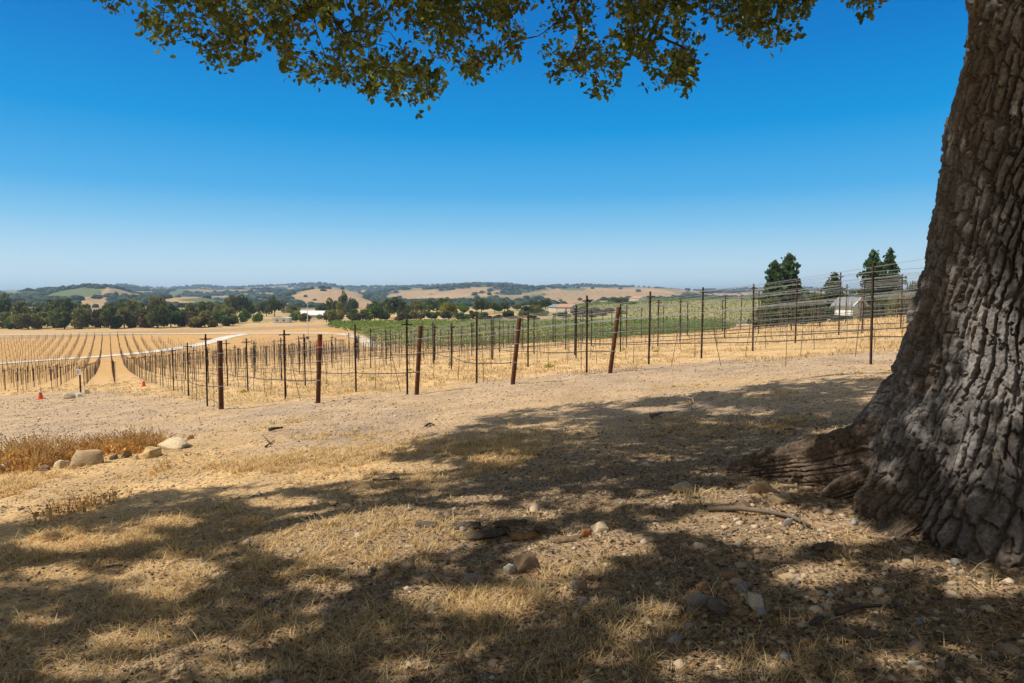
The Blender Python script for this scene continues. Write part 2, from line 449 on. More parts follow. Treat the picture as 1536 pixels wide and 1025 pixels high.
def land_cover(x, y, z):
    n = len(x)
    s, t = st_of(x, y)
    r = np.hypot(x, y)
    px, py, dep = project(x, y, z)
    n1 = fbm(x / 2.6, y / 2.6, 4, 41); n2 = fbm(x / 0.7, y / 0.7, 3, 42); n3 = fbm(x / 11.0, y / 11.0, 3, 43)
    c = np.tile(STRAW, (n, 1)) * (1 + 0.18 * n1[:, None])
    def lay(colr, m):
        nonlocal c
        m = np.clip(m, 0, 1)[:, None]
        c = c * (1 - m) + np.asarray(colr) * (1 + 0.12 * n2[:, None]) * m
    # grey-pink gravel of the headland track that skirts the first posts
    head = np.interp(x, [-60, -28, -9, -7, 3, 6, 12, 20], [55, 44, 20.5, 18.5, 18.2, 17.5, 16.5, 15])
    lo = np.interp(x, [-60, -20, -8, 0, 8, 20], [30, 16, 12.2, 9.5, 7.5, 6])
    e = 1.4 * n1
    g = sstep(-1.0, 0.6, head - y + e) * sstep(-2.2, 1.6, y - lo + e)
    lay(GRAVEL, g * (0.72 + 0.5 * n1) * (r < 90))
    # bare dusty soil and bark mulch under the oak
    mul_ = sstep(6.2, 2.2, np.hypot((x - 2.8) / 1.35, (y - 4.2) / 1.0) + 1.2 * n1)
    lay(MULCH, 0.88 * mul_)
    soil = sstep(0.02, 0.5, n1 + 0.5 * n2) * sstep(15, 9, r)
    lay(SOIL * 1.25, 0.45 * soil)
    # young vine floor: straw with bare streaks under the rows
    row = np.abs(((s - 2.40) / 2.13 + 0.5) % 1.0 - 0.5)
    inv = (t > 8) & (t < 262) & (y > head)
    lay([0.40, 0.27, 0.14], inv * sstep(0.22, 0.05, row) * 0.55 * sstep(300, 60, r))
    lay(STRAW2 * np.array([1.0, 0.88, 0.70]), inv * sstep(40, 130, r) * 0.8)
    lay([0.33, 0.28, 0.13], sstep(33, 36, s) * sstep(24, 30, t) * sstep(125, 110, t))
    # valley floor beyond the farm road
    lay(BROWN, sstep(262, 268, t + 2 * n3) * sstep(620, 420, r))
    lay([0.52, 0.36, 0.18], sstep(285, 300, t + 12 * n3) * sstep(620, 420, r) * 0.8)
    lay([0.19, 0.20, 0.07], sstep(0.0, 0.25, n3 + 0.1) * sstep(330, 380, r) * sstep(900, 500, r) * 0.7)
    # green hillside block on the right
    gh = sstep(-10, 10, x + 0.10 * y - 40) * sstep(245, 262, y) * sstep(520, 480, y)
    lay(GREEN, gh * 0.9)
    lay(PINK, sstep(-10, 10, x - 20) * sstep(228, 234, y + 4 * n3 - x * 0.12) * sstep(252, 246, y + 4 * n3 - x * 0.12))
    # far hills
    far = sstep(700, 900, r)
    nh = fbm(x / 170.0, y / 170.0, 4, 61)
    wood = np.where((nh > 0.12)[:, None], np.array([0.28, 0.215, 0.115]), WOOD * 1.2)
    m = far[:, None]
    c = c * (1 - m) + wood * m
    fn = fbm(x / 60.0, y / 60.0, 3, 62)
    for (cx, cy, rx, ry, sl) in TAN_PATCHES:
        q = ((px - cx) / rx) ** 2 + ((py - cy - sl * (px - cx)) / ry) ** 2
        lay(TAN * (1 + 0.15 * nh[:, None]), far * sstep(1.15, 0.85, q + 0.35 * fn))
    for (cx, cy, rx, ry, sl) in GREEN_PATCHES:
        q = ((px - cx) / rx) ** 2 + ((py - cy - sl * (px - cx)) / ry) ** 2
        lay([0.13, 0.15, 0.06], far * sstep(1.2, 0.8, q + 0.35 * fn))
    # vine stripes on the far tan slopes at the right
    st_ = far * (px > 780) * (px < 960) * sstep(0.1, 0.5, np.sin((py * 2.2 + px * 0.55)) * 0.5 + 0.2 * fn)
    lay([0.20, 0.17, 0.09], st_ * 0.6 * (py > 436))
    return np.clip(c, 0.01, 0.9)

# ------------------------------------------------------------------ ground sheet out to the horizon
AZ = np.concatenate([np.arange(-52, 52, 0.16), np.arange(52, 308, 3.2)])
RR = np.concatenate([[0.0001], np.exp(np.arange(math.log(0.4), math.log(60), 0.014)), np.exp(np.arange(math.log(60), math.log(9000), 0.0115))])
A_, R_ = np.meshgrid(np.radians(AZ), RR)
gx = (R_ * np.sin(A_)).ravel(); gy = (R_ * np.cos(A_)).ravel()
gz = terrain(gx, gy)
na, nr = len(AZ), len(RR)
ii = np.arange(nr - 1)[:, None] * na + np.arange(na)[None, :]
jj = np.arange(nr - 1)[:, None] * na + (np.arange(na)[None, :] + 1) % na
quads = np.stack([ii, jj, jj + na, ii + na], -1).reshape(-1, 4)
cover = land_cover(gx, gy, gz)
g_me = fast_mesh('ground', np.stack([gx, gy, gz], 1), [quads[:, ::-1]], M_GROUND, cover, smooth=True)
ground = mesh_obj('ground', g_me)
tag(ground, kind='structure')

# ------------------------------------------------------------------ white farm tracks
M_PATH = mottled('white_track_dust', [(0.3, (0.50, 0.44, 0.36)), (0.7, (0.72, 0.67, 0.59))], 0.9, 0.95, 0.1, 0.2, 0.02)
M_DIRT = mottled('tan_track_dust', [(0.3, (0.50, 0.40, 0.29)), (0.7, (0.62, 0.51, 0.38))], 0.6, 0.95, 0.1, 0.2, 0.02)
def track(pts, width, mat, lift=0.10):
    P = np.array([ground_at(a, b)[:2] if k == 'p' else (a, b) for k, a, b in pts])
    seg = np.concatenate([[0], np.cumsum(np.hypot(*np.diff(P, axis=0).T))])
    n = max(8, int(seg[-1] / 2.0))
    u = np.linspace(0, seg[-1], n)
    k = np.exp(-np.linspace(-2, 2, 9) ** 2); k /= k.sum()
    X = np.convolve(np.pad(np.interp(u, seg, P[:, 0]), 4, mode='edge'), k, 'valid'); Y = np.convolve(np.pad(np.interp(u, seg, P[:, 1]), 4, mode='edge'), k, 'valid')
    dx = np.gradient(X); dy = np.gradient(Y); L = np.hypot(dx, dy); nx, ny = -dy / L, dx / L
    V = []; m = 5
    for j in range(m):
        o = (j / (m - 1) - 0.5) * width * (1 + 0.12 * fbm(u / 9, u * 0 + j, 2, 3))
        V.append(np.stack([X + nx * o, Y + ny * o, terrain(X + nx * o, Y + ny * o) + lift], 1))
    V = np.concatenate(V)
    F = []
    for j in range(m - 1):
        i = np.arange(n - 1)
        F.append(np.stack([j * n + i, j * n + i + 1, (j + 1) * n + i + 1, (j + 1) * n + i], 1))
    me = fast_mesh('path', V, F, mat)
    o = mesh_obj('path', me)
    tag(o, kind='structure')
    return o
track([('p', -160, 556), ('p', 0, 546), ('p', 90, 539.5), ('p', 165, 534.5), ('p', 240, 527), ('p', 300, 517.5), ('p', 325, 511), ('p', 345, 505), ('p', 372, 501.5)], 4.6, M_PATH)
track([('p', -200, 504), ('p', 0, 502.5), ('p', 160, 501.5), ('p', 300, 501), ('p', 372, 500.5), ('p', 470, 500), ('p', 510, 501), ('p', 535, 505), ('p', 552, 513), ('p', 560, 522)], 5.0, M_DIRT)

# ------------------------------------------------------------------ far trees, houses
def leaf_cards(P, size, rng, droop=0.0, flat=0.0):
    """one four-cornered leaf clump per point"""
    n = len(P)
    a = rng.normal(size=(n, 3)); a[:, 2] = a[:, 2] * (1 - flat) - droop
    a /= np.linalg.norm(a, axis=1)[:, None]
    b_ = np.cross(a, rng.normal(size=(n, 3))); b_ /= np.linalg.norm(b_, axis=1)[:, None]
    sz = (size * rng.uniform(0.6, 1.35, n))[:, None]
    w = sz * rng.uniform(0.45, 0.8, n)[:, None]
    V = np.stack([P - a * sz * 0.5, P + b_ * w * 0.5 + a * sz * 0.05, P + a * sz * 0.5, P - b_ * w * 0.5 + a * sz * 0.1], 1).reshape(-1, 3)
    F = np.arange(n * 4).reshape(-1, 4)
    return V, F
def crown_oak(seed, n=1500, size=0.105, base=(0.05, 0.065, 0.025), lobes=11, low=0.12):
    """unit crown: width 2 (radius 1), height 0..1"""
    rng = np.random.default_rng(seed)
    P = []; T = []
    for k in range(lobes):
        an = rng.uniform(0, 6.28); rr = rng.uniform(0.0, 0.62) ** 0.8
        zc = rng.uniform(low + 0.22, 0.78) * (1 - 0.35 * rr)
        rad = rng.uniform(0.20, 0.44); rz = rad * rng.uniform(0.5, 0.8)
        m = n // lobes
        d = rng.normal(size=(m, 3)); d /= np.linalg.norm(d, axis=1)[:, None]
        d = d * (rng.uniform(0, 1, m) ** 0.28)[:, None]
        q = np.array([math.cos(an) * rr, math.sin(an) * rr, zc]) + d * np.array([rad, rad, rz])
        P.append(q); T.append(np.full(m, rng.uniform(0.75, 1.3)))
    P = np.concatenate(P); T = np.concatenate(T)
    keep = (P[:, 2] > low * 0.6)
    P = P[keep]; T = T[keep]
    P[:, 2] = P[:, 2] / P[:, 2].max()
    V, F = leaf_cards(P, size, rng)
    tone = np.repeat(T * rng.uniform(0.65, 1.4, len(P)), 4)[:, None]
    hue = np.repeat(rng.uniform(-0.15, 0.25, len(P)), 4)[:, None]
    C = np.array(base) * tone * (1 + hue * np.array([1.0, 0.25, -0.3]))
    return fast_mesh('crown', V, [F], M_FARLEAF, np.clip(C, 0.005, 0.8))
def crown_conifer(seed, n=4200, base=(0.055, 0.090, 0.030)):
    rng = np.random.default_rng(seed)
    P = []
    tiers = 19
    for k in range(tiers):
        z = 0.06 + 0.92 * k / (tiers - 1)
        R = (1 - z) ** 0.72 * 1.12 * (0.80 + 0.2 * min(1, z * 5)) * (1 + 0.22 * math.sin(k * 2.4 + seed)) + 0.05
        nb = rng.integers(4, 8)
        for b_i in range(nb):
            an = rng.uniform(0, 6.28); L = R * rng.uniform(0.5, 1.3)
            m = max(6, int(n / (tiers * 7) * (0.35 + 1.3 * R)))
            u = rng.uniform(0.1, 1, m) ** 0.7
            side = rng.normal(0, 0.09, m) * (0.4 + u)
            x = np.cos(an) * u * L - np.sin(an) * side; y = np.sin(an) * u * L + np.cos(an) * side
            zz = z + 0.05 * u * L + rng.normal(0, 0.013, m) - 0.06 * u ** 2
            P.append(np.stack([x, y, zz], 1))
    P = np.concatenate(P)
    # the unit crown is 2 wide and 1 high: tall trees scale z more, so cards are flattened
    V, F = leaf_cards(P * np.array([1, 1, 3.2]), 0.19, rng, droop=0.2)
    V = V / np.array([1, 1, 3.2])
    tone = np.repeat(rng.uniform(0.6, 1.5, len(P)), 4)[:, None]
    return fast_mesh('crown', V, [F], M_FARLEAF, np.array(base) * tone)
def trunk_mesh(seed, top=0.6, r=0.055, forks=4):
    rng = np.random.default_rng(seed)
    m = MB()
    m.tube([(0, 0, -0.05), (0.02, 0.01, 0.15), (rng.uniform(-.04, .04), rng.uniform(-.04, .04), 0.32)], [r * 1.3, r, r * 0.8], 7)
    for k in range(forks):
        a = rng.uniform(0, 6.28)
        m.tube([(0, 0, 0.26), (math.cos(a) * 0.2, math.sin(a) * 0.2, 0.42), (math.cos(a) * 0.42, math.sin(a) * 0.42, top)], [r * 0.7, r * 0.45, r * 0.15], 5)
    return m.mesh('trunk', M_TRUNK, True)
def straight_trunk(seed):
    m = MB(); m.tube([(0, 0, -0.03), (0, 0, 0.4), (0, 0, 0.95)], [0.10, 0.07, 0.012], 7)
    return m.mesh('trunk', M_TRUNK, True)
TONES = {'dark': (0.074, 0.092, 0.031), 'olive': (0.150, 0.148, 0.052), 'green': (0.080, 0.125, 0.030), 'bright': (0.12, 0.19, 0.035), 'yellow': (0.20, 0.19, 0.025),
         'grey': (0.085, 0.115, 0.062), 'brown': (0.085, 0.068, 0.032)}
CR = {}
for i, (nm, bc) in enumerate(TONES.items()):
    CR[nm] = [crown_oak(100 + i * 5 + j, 2300, 0.15, bc, 12 + j) for j in range(3 if nm in ('dark', 'olive') else 2)]
    CR[nm + '_bush'] = [crown_oak(160 + i * 5 + j, 1900, 0.17, bc, 9, low=0.0) for j in range(2)]
CR['conifer'] = [crown_conifer(300 + j) for j in range(3)]
TRK = [trunk_mesh(400 + j) for j in range(3)]
TRKC = straight_trunk(410)
TREE_SEEN = {}
def tree(name, px, y, top_py, w_px, tone, label, group, base_py=None, cat='tree', rng=random):
    """px, distance, py of its top and width in px: gives a real tree of that size standing on the ground there"""
    x, y, z = at_depth(px, y)
    top = EYE + (445 - top_py) / 1024.0 * y
    h = max(1.5, top - z)
    w = w_px / 1024.0 * y / 2
    o = empty(name, (x, y, z - 0.05), rng.uniform(0, 6.28))
    tag(o, label, cat, group)
    key = 'conifer' if tone == 'conifer' else tone
    cr = rng.choice(CR[key])
    c_ = mesh_obj('crown', cr, o)
    bush = tone.endswith('_bush')
    if bush:
        c_.scale = (w, w, h)
    elif tone == 'conifer':
        c_.scale = (w, w, h); c_.location = (0, 0, 0)
    else:
        c_.location = (0, 0, h * 0.10); c_.scale = (w, w, h * 0.90)
    tr = mesh_obj('trunk', TRKC if tone == 'conifer' else rng.choice(TRK), o)
    tr.scale = (w * 0.7, w * 0.7, h) if tone != 'conifer' else (w * 0.55, w * 0.55, h)
    return o
ORD = ['first', 'second', 'third', 'fourth', 'fifth', 'sixth', 'seventh', 'eighth', 'ninth', 'tenth', 'eleventh', 'twelfth', 'thirteenth', 'fourteenth', 'fifteenth',
       'sixteenth', 'seventeenth', 'eighteenth', 'nineteenth', 'twentieth', 'twenty-first', 'twenty-second', 'twenty-third', 'twenty-fourth', 'twenty-fifth',
       'twenty-sixth', 'twenty-seventh', 'twenty-eighth', 'twenty-ninth', 'thirtieth', 'thirty-first', 'thirty-second', 'thirty-third', 'thirty-fourth',
       'thirty-fifth', 'thirty-sixth', 'thirty-seventh', 'thirty-eighth', 'thirty-ninth', 'fortieth']
# tall rank of oaks at the left
back = [(-40, 444, 46, 'dark'), (4, 441, 40, 'dark'), (30, 452, 34, 'olive'), (58, 455, 36, 'dark'), (86, 448, 40, 'dark'), (107, 448, 36, 'dark'), (128, 456, 26, 'olive'),
        (155, 458, 30, 'dark'), (180, 450, 36, 'dark'), (196, 450, 30, 'olive'), (214, 455, 28, 'dark'), (237, 445.5, 36, 'olive'), (258, 456, 30, 'dark'), (284, 455, 32, 'olive'),
        (310, 452, 34, 'dark'), (330, 457, 30, 'olive'), (345, 461, 30, 'olive')]
for i, (px, ty, w, tn) in enumerate(back):
    tree('oak_tree', px, 325 + 18 * math.sin(i * 2.3), ty, w, tn, f'{"dark" if tn == "dark" else "olive green"} oak, {ORD[i]} from the left in the tall rear rank at left', 'oaks in the belt behind the left vineyard')
front = [(-25, 468, 34), (3, 468, 30), (22, 473, 26), (42, 470, 32), (62, 468, 30), (80, 466, 30), (96, 459, 34), (114, 462, 30), (131, 463, 28), (150, 464, 30), (166, 460, 30), (186, 461, 30),
         (203, 467, 26), (217, 464, 28), (236, 457, 34), (256, 463, 30), (275, 465, 28), (291, 467, 26), (307, 466, 28), (326, 466, 28), (343, 472, 22)]
for i, (px, ty, w) in enumerate(front):
    tn = ['olive', 'dark', 'olive', 'green', 'dark', 'olive', 'brown'][(i * 5 + i // 3) % 7]
    word = {'olive': 'olive green', 'dark': 'dark green', 'green': 'mid green', 'brown': 'brownish'}[tn]
    tree('scrub_oak', px, 286 + 8 * math.sin(i * 1.7), ty, w + 14, tn + '_bush', f'bushy {word} oak, {ORD[i]} from the left in the low front rank at left', 'low oaks along the edge of the left vineyard', cat='tree')
mid = [  # px, depth, top, width, tone, label
    (360, 430, 443, 48, 'dark', 'large dark rounded oak behind the bright green bush'),
    (349, 440, 446, 26, 'olive', 'olive oak touching the left side of the large dark rounded oak'),
    (412, 420, 444, 32, 'dark', 'dark oak standing alone left of the pale barn'),
    (400, 430, 452, 26, 'dark', 'smaller dark oak just left of the lone dark oak'),
    (380, 450, 457, 30, 'olive', 'olive tree in the dip between the two dark oaks'),
    (437, 470, 458, 30, 'olive', 'hazy olive tree behind the thin mast'),
    (497, 400, 447, 26, 'dark', 'dark oak at the left foot of the tall dark tree'),
    (484, 410, 455, 24, 'dark', 'low dark oak above the barn roof'),
    (515, 405, 436, 17, 'dark', 'tall slim dark tree in front of the golden hill'),
    (512, 390, 452, 18, 'olive', 'olive tree below the tall slim dark tree'),
    (528, 395, 447, 26, 'grey', 'grey green tree right of the tall slim dark tree'),
    (560, 430, 452, 26, 'dark', 'dark oak behind the yellow green shrubs at centre'),
    (578, 360, 449, 30, 'dark', 'dark oak, left half of the pair behind the low white wall'),
    (597, 345, 446, 50, 'dark', 'broad dark oak behind the low white wall'),
    (622, 370, 450, 36, 'olive', 'olive oak right of the broad dark oak'),
    (645, 420, 448, 34, 'green', 'tall green tree between broad dark oak and yellow tree'),
    (662, 430, 447, 26, 'green', 'tall green tree right behind the yellow tree'),
    (672, 350, 453, 34, 'yellow', 'bright yellow green tree at centre'),
    (695, 360, 454, 26, 'bright', 'light green tree right of the yellow green tree'),
    (722, 365, 446, 36, 'dark', 'dark dome shaped oak right of the yellow tree'),
    (742, 380, 454, 28, 'green', 'green tree right of the dark dome shaped oak'),
    (757, 390, 452, 24, 'dark', 'dark tree, second right of the dome shaped oak'),
    (776, 400, 455, 24, 'olive', 'olive tree, third right of the dome shaped oak'),
    (803, 400, 450, 20, 'dark', 'dark oak, left of the two above the tile roofed cottage'),
    (818, 405, 449, 24, 'dark', 'dark oak, right of the two above the tile roofed cottage'),
    (934, 390, 447, 30, 'dark', 'dark oak on the green slope behind the rightmost rusty post'),
    (946, 400, 452, 22, 'dark', 'small dark oak right of the oak on the green slope'),
    (1030, 480, 446, 32, 'dark', 'dark oak, leftmost of the group on the right ridge'),
    (1052, 490, 449, 30, 'olive', 'olive oak, second in the group on the right ridge'),
    (1074, 470, 447, 34, 'dark', 'dark oak, third in the group on the right ridge'),
    (1092, 480, 446, 24, 'green', 'green oak, last in the group on the right ridge'),
]
for px, y, ty, w, tn, lb in mid:
    tree('oak_tree', px, y, ty, w, tn, lb, 'trees across the valley floor')
bush = [
    (367, 330, 463, 24, 'bright', 'bright green bush below the large dark rounded oak'), (386, 325, 469, 24, 'bright', 'lower bright green bush left of the white shed'),
    (352, 320, 472, 20, 'olive', 'small olive bush left of the bright green bush'), (444, 330, 466, 26, 'bright', 'green shrub beside the white shed'),
    (458, 322, 470, 26, 'olive', 'olive shrub at the foot of the mast'), (490, 320, 466, 30, 'olive', 'olive shrub in front of the barn wall'), (508, 318, 464, 34, 'olive', 'olive shrub right of the barn'),
    (528, 316, 463, 34, 'dark', 'dark shrub, third along the hedge right of the barn'), (545, 320, 464, 28, 'olive', 'olive shrub at the right end of the hedge'),
    (562, 322, 455, 34, 'green', 'mid green shrub left of the low white wall'), (578, 330, 466, 26, 'dark', 'dark shrub under the pair of dark oaks'),
    (600, 312, 470, 24, 'brown', 'brownish shrub at the left end of the low white wall'), (692, 305, 469, 32, 'grey', 'round grey green shrub right of the yellow tree'),
    (728, 305, 468, 34, 'grey', 'second round grey green shrub, right of the first'), (746, 300, 472, 24, 'grey', 'third grey green shrub by the tan bank'),
    (812, 330, 464, 26, 'green', 'green shrub left of the tile roofed cottage'), (786, 320, 466, 28, 'olive', 'olive shrub left of the green cottage shrub'),
    (838, 320, 468, 26, 'olive', 'olive shrub below the tile roofed cottage'), (862, 315, 466, 28, 'olive', 'olive shrub right of the tile roofed cottage'),
    (884, 310, 468, 28, 'brown', 'brownish shrub, second right of the tile roofed cottage'), (902, 318, 466, 24, 'brown', 'brownish shrub behind the rightmost rusty post'),
    (790, 335, 459, 34, 'dark', 'dark tall shrub above the olive cottage shrubs'), (806, 340, 457, 30, 'olive', 'olive tall shrub just left of the cottages'), (872, 336, 460, 34, 'dark', 'dark shrub on the slope, first right of the cottages'),
    (893, 334, 461, 34, 'olive', 'olive shrub on the slope, second right of the cottages'), (914, 330, 462, 34, 'dark', 'dark shrub on the slope, third right of the cottages'), (930, 326, 465, 26, 'green', 'green shrub on the slope, last right of the cottages'),
    (630, 322, 465, 32, 'olive', 'olive shrub behind the middle of the low white wall'), (650, 318, 467, 30, 'green', 'mid green shrub behind the right part of the low white wall'),
    (667, 326, 466, 28, 'dark', 'dark shrub at the foot of the yellow green tree'), (708, 318, 466, 30, 'dark', 'dark shrub between the first two grey green shrubs'),
    (762, 320, 465, 30, 'dark', 'dark shrub right of the three grey green shrubs'), (612, 326, 463, 30, 'dark', 'dark shrub below the broad dark oak'),
    (846, 312, 468, 30, 'dark', 'dark low shrub hiding the foot of the cottages'),
    (770, 310, 474, 26, 'dark', 'dark low shrub in front of the olive tree'), (800, 300, 473, 26, 'brown', 'brown low shrub in front of the cottage shrubs'),
]
for px, y, ty, w, tn, lb in bush:
    tree('shrub', px, y, ty, w, tn + '_bush', lb, 'shrubs across the valley floor', cat='shrub')
con = [(1160, 148, 392, 58, 'left of the two tall conifers standing together'), (1182, 150, 382, 68, 'right and taller of the two conifers standing together'),
       (1250, 150, 409, 48, 'short conifer left of the white gabled house'), (1307, 140, 376, 60, 'tall conifer behind the nearest trellis stake'), (1332, 143, 373, 54, 'tallest conifer nearest the oak trunk')]
for px, y, ty, w, lb in con:
    tree('conifer', px, y, ty, w, 'conifer', 'dark green ' + lb if not lb.startswith('tall') else lb, 'conifers on the right ridge', cat='conifer')
rb = [(1165, 120, 445, 70, 'dark', 'dark shrub below the two conifers'), (1197, 122, 446, 60, 'dark', 'dark shrub right of the two conifers'), (1216, 125, 439, 56, 'dark', 'dark shrub left of the short conifer'),
      (1222, 222, 440, 40, 'olive', 'olive shrub below the short conifer'), (1318, 130, 444, 40, 'dark', 'dark shrub right of the white gabled house'), (1326, 125, 440, 50, 'dark', 'dark shrub under the tallest conifers'),
      (1345, 120, 436, 40, 'olive', 'olive shrub behind the wires near the oak trunk'), (1372, 125, 425, 36, 'grey', 'grey green small tree seen beside the oak trunk'), (1400, 128, 420, 40, 'grey', 'grey green small tree behind the oak trunk')]
for px, y, ty, w, tn, lb in rb:
    tree('shrub', px, y, ty, w, tn + '_bush', lb, 'shrubs on the right ridge', cat='shrub')

def gable_house(name, px, y, w, d, h, rise, rz, wall, roof, label, cat='house', base=None, windows=2, over=0.4):
    x, y, z = at_depth(px, y)
    if base is not None: z = EYE + (445 - base) / 1024.0 * y
    o = empty(name, (x, y, z), rz)
    tag(o, label, cat)
    m = MB()
    hw, hd = w / 2, d / 2
    vs = [(-hw, -hd, -1), (hw, -hd, -1), (hw, hd, -1), (-hw, hd, -1), (-hw, -hd, h), (hw, -hd, h), (hw, hd, h), (-hw, hd, h), (0, -hd, h + rise), (0, hd, h + rise)]
    m.add(vs, [(0, 1, 5, 8, 4), (2, 3, 7, 9, 6), (1, 2, 6, 5), (3, 0, 4, 7)])
    m.obj('wall', wall, o)
    r_ = MB(); ov = over; th = 0.22; k = rise / hw
    for s in (-1, 1):
        e = s * (hw + ov)
        a = [(0, -hd - ov, h + rise + 0.04), (e, -hd - ov, h - ov * k + 0.04), (e, hd + ov, h - ov * k + 0.04), (0, hd + ov, h + rise + 0.04)]
        r_.add(a + [(p[0], p[1], p[2] + th) for p in a], [(0, 1, 2, 3), (7, 6, 5, 4), (0, 4, 5, 1), (1, 5, 6, 2), (2, 6, 7, 3), (3, 7, 4, 0)])
    r_.obj('roof', roof, o)
    f = MB()
    for s in (-1, 1):
        e = s * (hw + ov)
        f.tube([(0, -hd - ov - 0.06, h + rise + 0.1), (e, -hd - ov - 0.06, h - ov * k + 0.1)], 0.13, 4)
    f.obj('fascia', M_WHITE, o)
    for i in range(windows):
        wx = (i - (windows - 1) / 2) * w / (windows + 0.5)
        wb = MB(); wb.box((wx, -hd - 0.02, h * 0.55), (w * 0.14, 0.08, h * 0.36))
        wo = wb.obj('window', M_WHITE, o)
        pb = MB(); pb.box((wx, -hd - 0.05, h * 0.55), (w * 0.11, 0.06, h * 0.30)); pb.obj('pane', M_GLASS, wo)
    return o
gable_house('gabled_house', 1273, 138, 2.7, 4.6, 1.3, 1.15, 0.34, M_WHITE, M_ROOFD, 'white gabled house with a grey roof behind the trellis wires', base=466, windows=1, over=0.6)
gable_house('barn', 473, 350, 10, 15, 2.6, 1.9, 1.32, M_TANW, M_ROOFG, 'long barn with a pale metal roof among the valley trees', 'barn', windows=2)
gable_house('shed', 423, 318, 7.5, 5, 2.2, 0.4, 0.05, M_WHITE, M_ROOFG, 'white flat looking shed at the edge of the brown field', 'shed', windows=2)
gable_house('cottage', 851, 350, 7, 8, 2.6, 1.4, 0.9, M_TANW, M_ROOFT, 'small cottage with a pinkish tiled roof on the green slope', windows=1)
gable_house('cottage', 837, 360, 7, 8, 2.4, 1.3, 0.5, M_TANW, M_ROOFD, 'small cottage with a dull brown grey roof left of the tiled one', windows=1)
gable_house('cottage', 957, 470, 8, 9, 3.0, 1.5, 0.6, M_WHITE, M_ROOFT, 'tiny white cottage with tiled roof right of the sloping oaks', windows=1)
wl = MB(); x0, y0, z0 = at_depth(637, 300); x1, y1, z1 = at_depth(672, 300)
wl.box(((x0 + x1) / 2, 300, (z0 + z1) / 2 + 0.55), (x1 - x0, 0.5, 1.5))
wl.box(((x0 + x1) / 2, 300, (z0 + z1) / 2 + 1.36), (x1 - x0 + 0.3, 0.7, 0.12))
tag(wl.obj('low_wall', M_WHITE), 'low white wall at the far edge of the green vineyard', 'wall')
# mast
x, y, z = at_depth(461.5, 205)
mo = empty('mast', (x, y, z)); tag(mo, 'tall thin grey mast with a dark box near its foot', 'mast')
MB().tube([(0, 0, -0.5), (0, 0, 7), (0, 0, 12.6)], [0.16, 0.13, 0.06], 8).obj('pole', M_ROOFG, mo)
MB().box((0, -0.3, 1.9), (0.7, 0.5, 0.8)).obj('control_box', M_STAKE, mo)
MB().tube([(-0.5, 0, 7.3), (0.5, 0, 7.3)], 0.05, 6).obj('crossbar', M_ROOFG, mo)

# woods on the far hills: one mass
rng = np.random.default_rng(5)
n = 60000
wa = np.radians(rng.uniform(-42, 42, n)); wr = np.exp(rng.uniform(math.log(720), math.log(5200), n))
wx = wr * np.sin(wa); wy = wr * np.cos(wa); wz = terrain(wx, wy)
cv = land_cover(wx, wy, wz)
dark = cv[:, 0] < 0.10
keep = dark & (rng.uniform(0, 1, n) < np.clip(wr / 3500, 0.12, 1)) | (~dark & (rng.uniform(0, 1, n) < 0.004))
keep &= wr > 900
wx, wy, wz, wr = wx[keep], wy[keep], wz[keep], wr[keep]
Vw = []; Fw = []; Cw = []
ico = bmesh.new(); bmesh.ops.create_icosphere(ico, subdivisions=2, radius=1.0)
iv = np.array([v.co[:] for v in ico.verts]); ifc = np.array([[v.index for v in f.verts] for f in ico.faces]); ico.free()
for i in range(len(wx)):
    sc = rng.uniform(3.0, 6.5) * (0.8 + wr[i] / 5000)
    q = iv * (1 + rng.uniform(-0.28, 0.28, (len(iv), 1))) * np.array([sc * rng.uniform(0.8, 1.5), sc * rng.uniform(0.8, 1.5), sc * 0.75])
    Vw.append(q + np.array([wx[i], wy[i], wz[i] + sc * 0.35])); Fw.append(ifc + i * len(iv))
    Cw.append(np.tile(np.array([0.042, 0.062, 0.026]) * rng.uniform(0.6, 1.5), (len(iv), 1)))
wood = mesh_obj('hillside_woodland', fast_mesh('hillside_woodland', np.concatenate(Vw), [np.concatenate(Fw)], M_FARLEAF, np.concatenate(Cw)))
tag(wood, 'dark oak woodland covering the far hills', 'woodland', kind='stuff')

# ------------------------------------------------------------------ green vineyard blocks across the valley
def vine_row(pts, label, group, hgt, rng, dens=10, base=(0.145, 0.215, 0.042)):
    P = np.array(pts, float)
    seg = np.concatenate([[0], np.cumsum(np.hypot(*np.diff(P, axis=0).T))])
    n = int(seg[-1] * dens)
    if n < 20: return
    u = rng.uniform(0, seg[-1], n)
    X = np.interp(u, seg, P[:, 0]) + rng.normal(0, 0.35, n); Y = np.interp(u, seg, P[:, 1]) + rng.normal(0, 0.3, n)
    Zb = terrain(X, Y)
    Z = Zb + hgt * rng.uniform(0.18, 1.0, n) ** 0.8 * (0.85 + 0.3 * vnoise(u / 2.5, u * 0, 3))
    V, Fc = leaf_cards(np.stack([X, Y, Z], 1), 0.62, rng)
    C = np.array(base) * np.repeat(rng.uniform(0.6, 1.4, n), 4)[:, None]
    c0 = np.array([P[:, 0].mean(), P[:, 1].mean(), tz(P[:, 0].mean(), P[:, 1].mean())])
    o = mesh_obj('vine_row', fast_mesh('vine_row', V - c0, [Fc], M_FARLEAF, C))
    o.location = c0
    tag(o, label, 'vine row', group)
rng = np.random.default_rng(9)
for i in range(24):
    ya = 202 + i * 3.9
    xl = np.interp(ya, [200, 215, 240, 262, 300], [-40, -45, -56, -72, -80]); xr = 62 + i * 1.0
    pts = [(x, ya - 0.12 * (x + 40)) for x in np.linspace(xl, xr, 24)]
    vine_row(pts, f'green vine row, {ORD[i]} from the near edge of the flat green block', 'vine rows of the flat green block', 1.7, rng, 14)
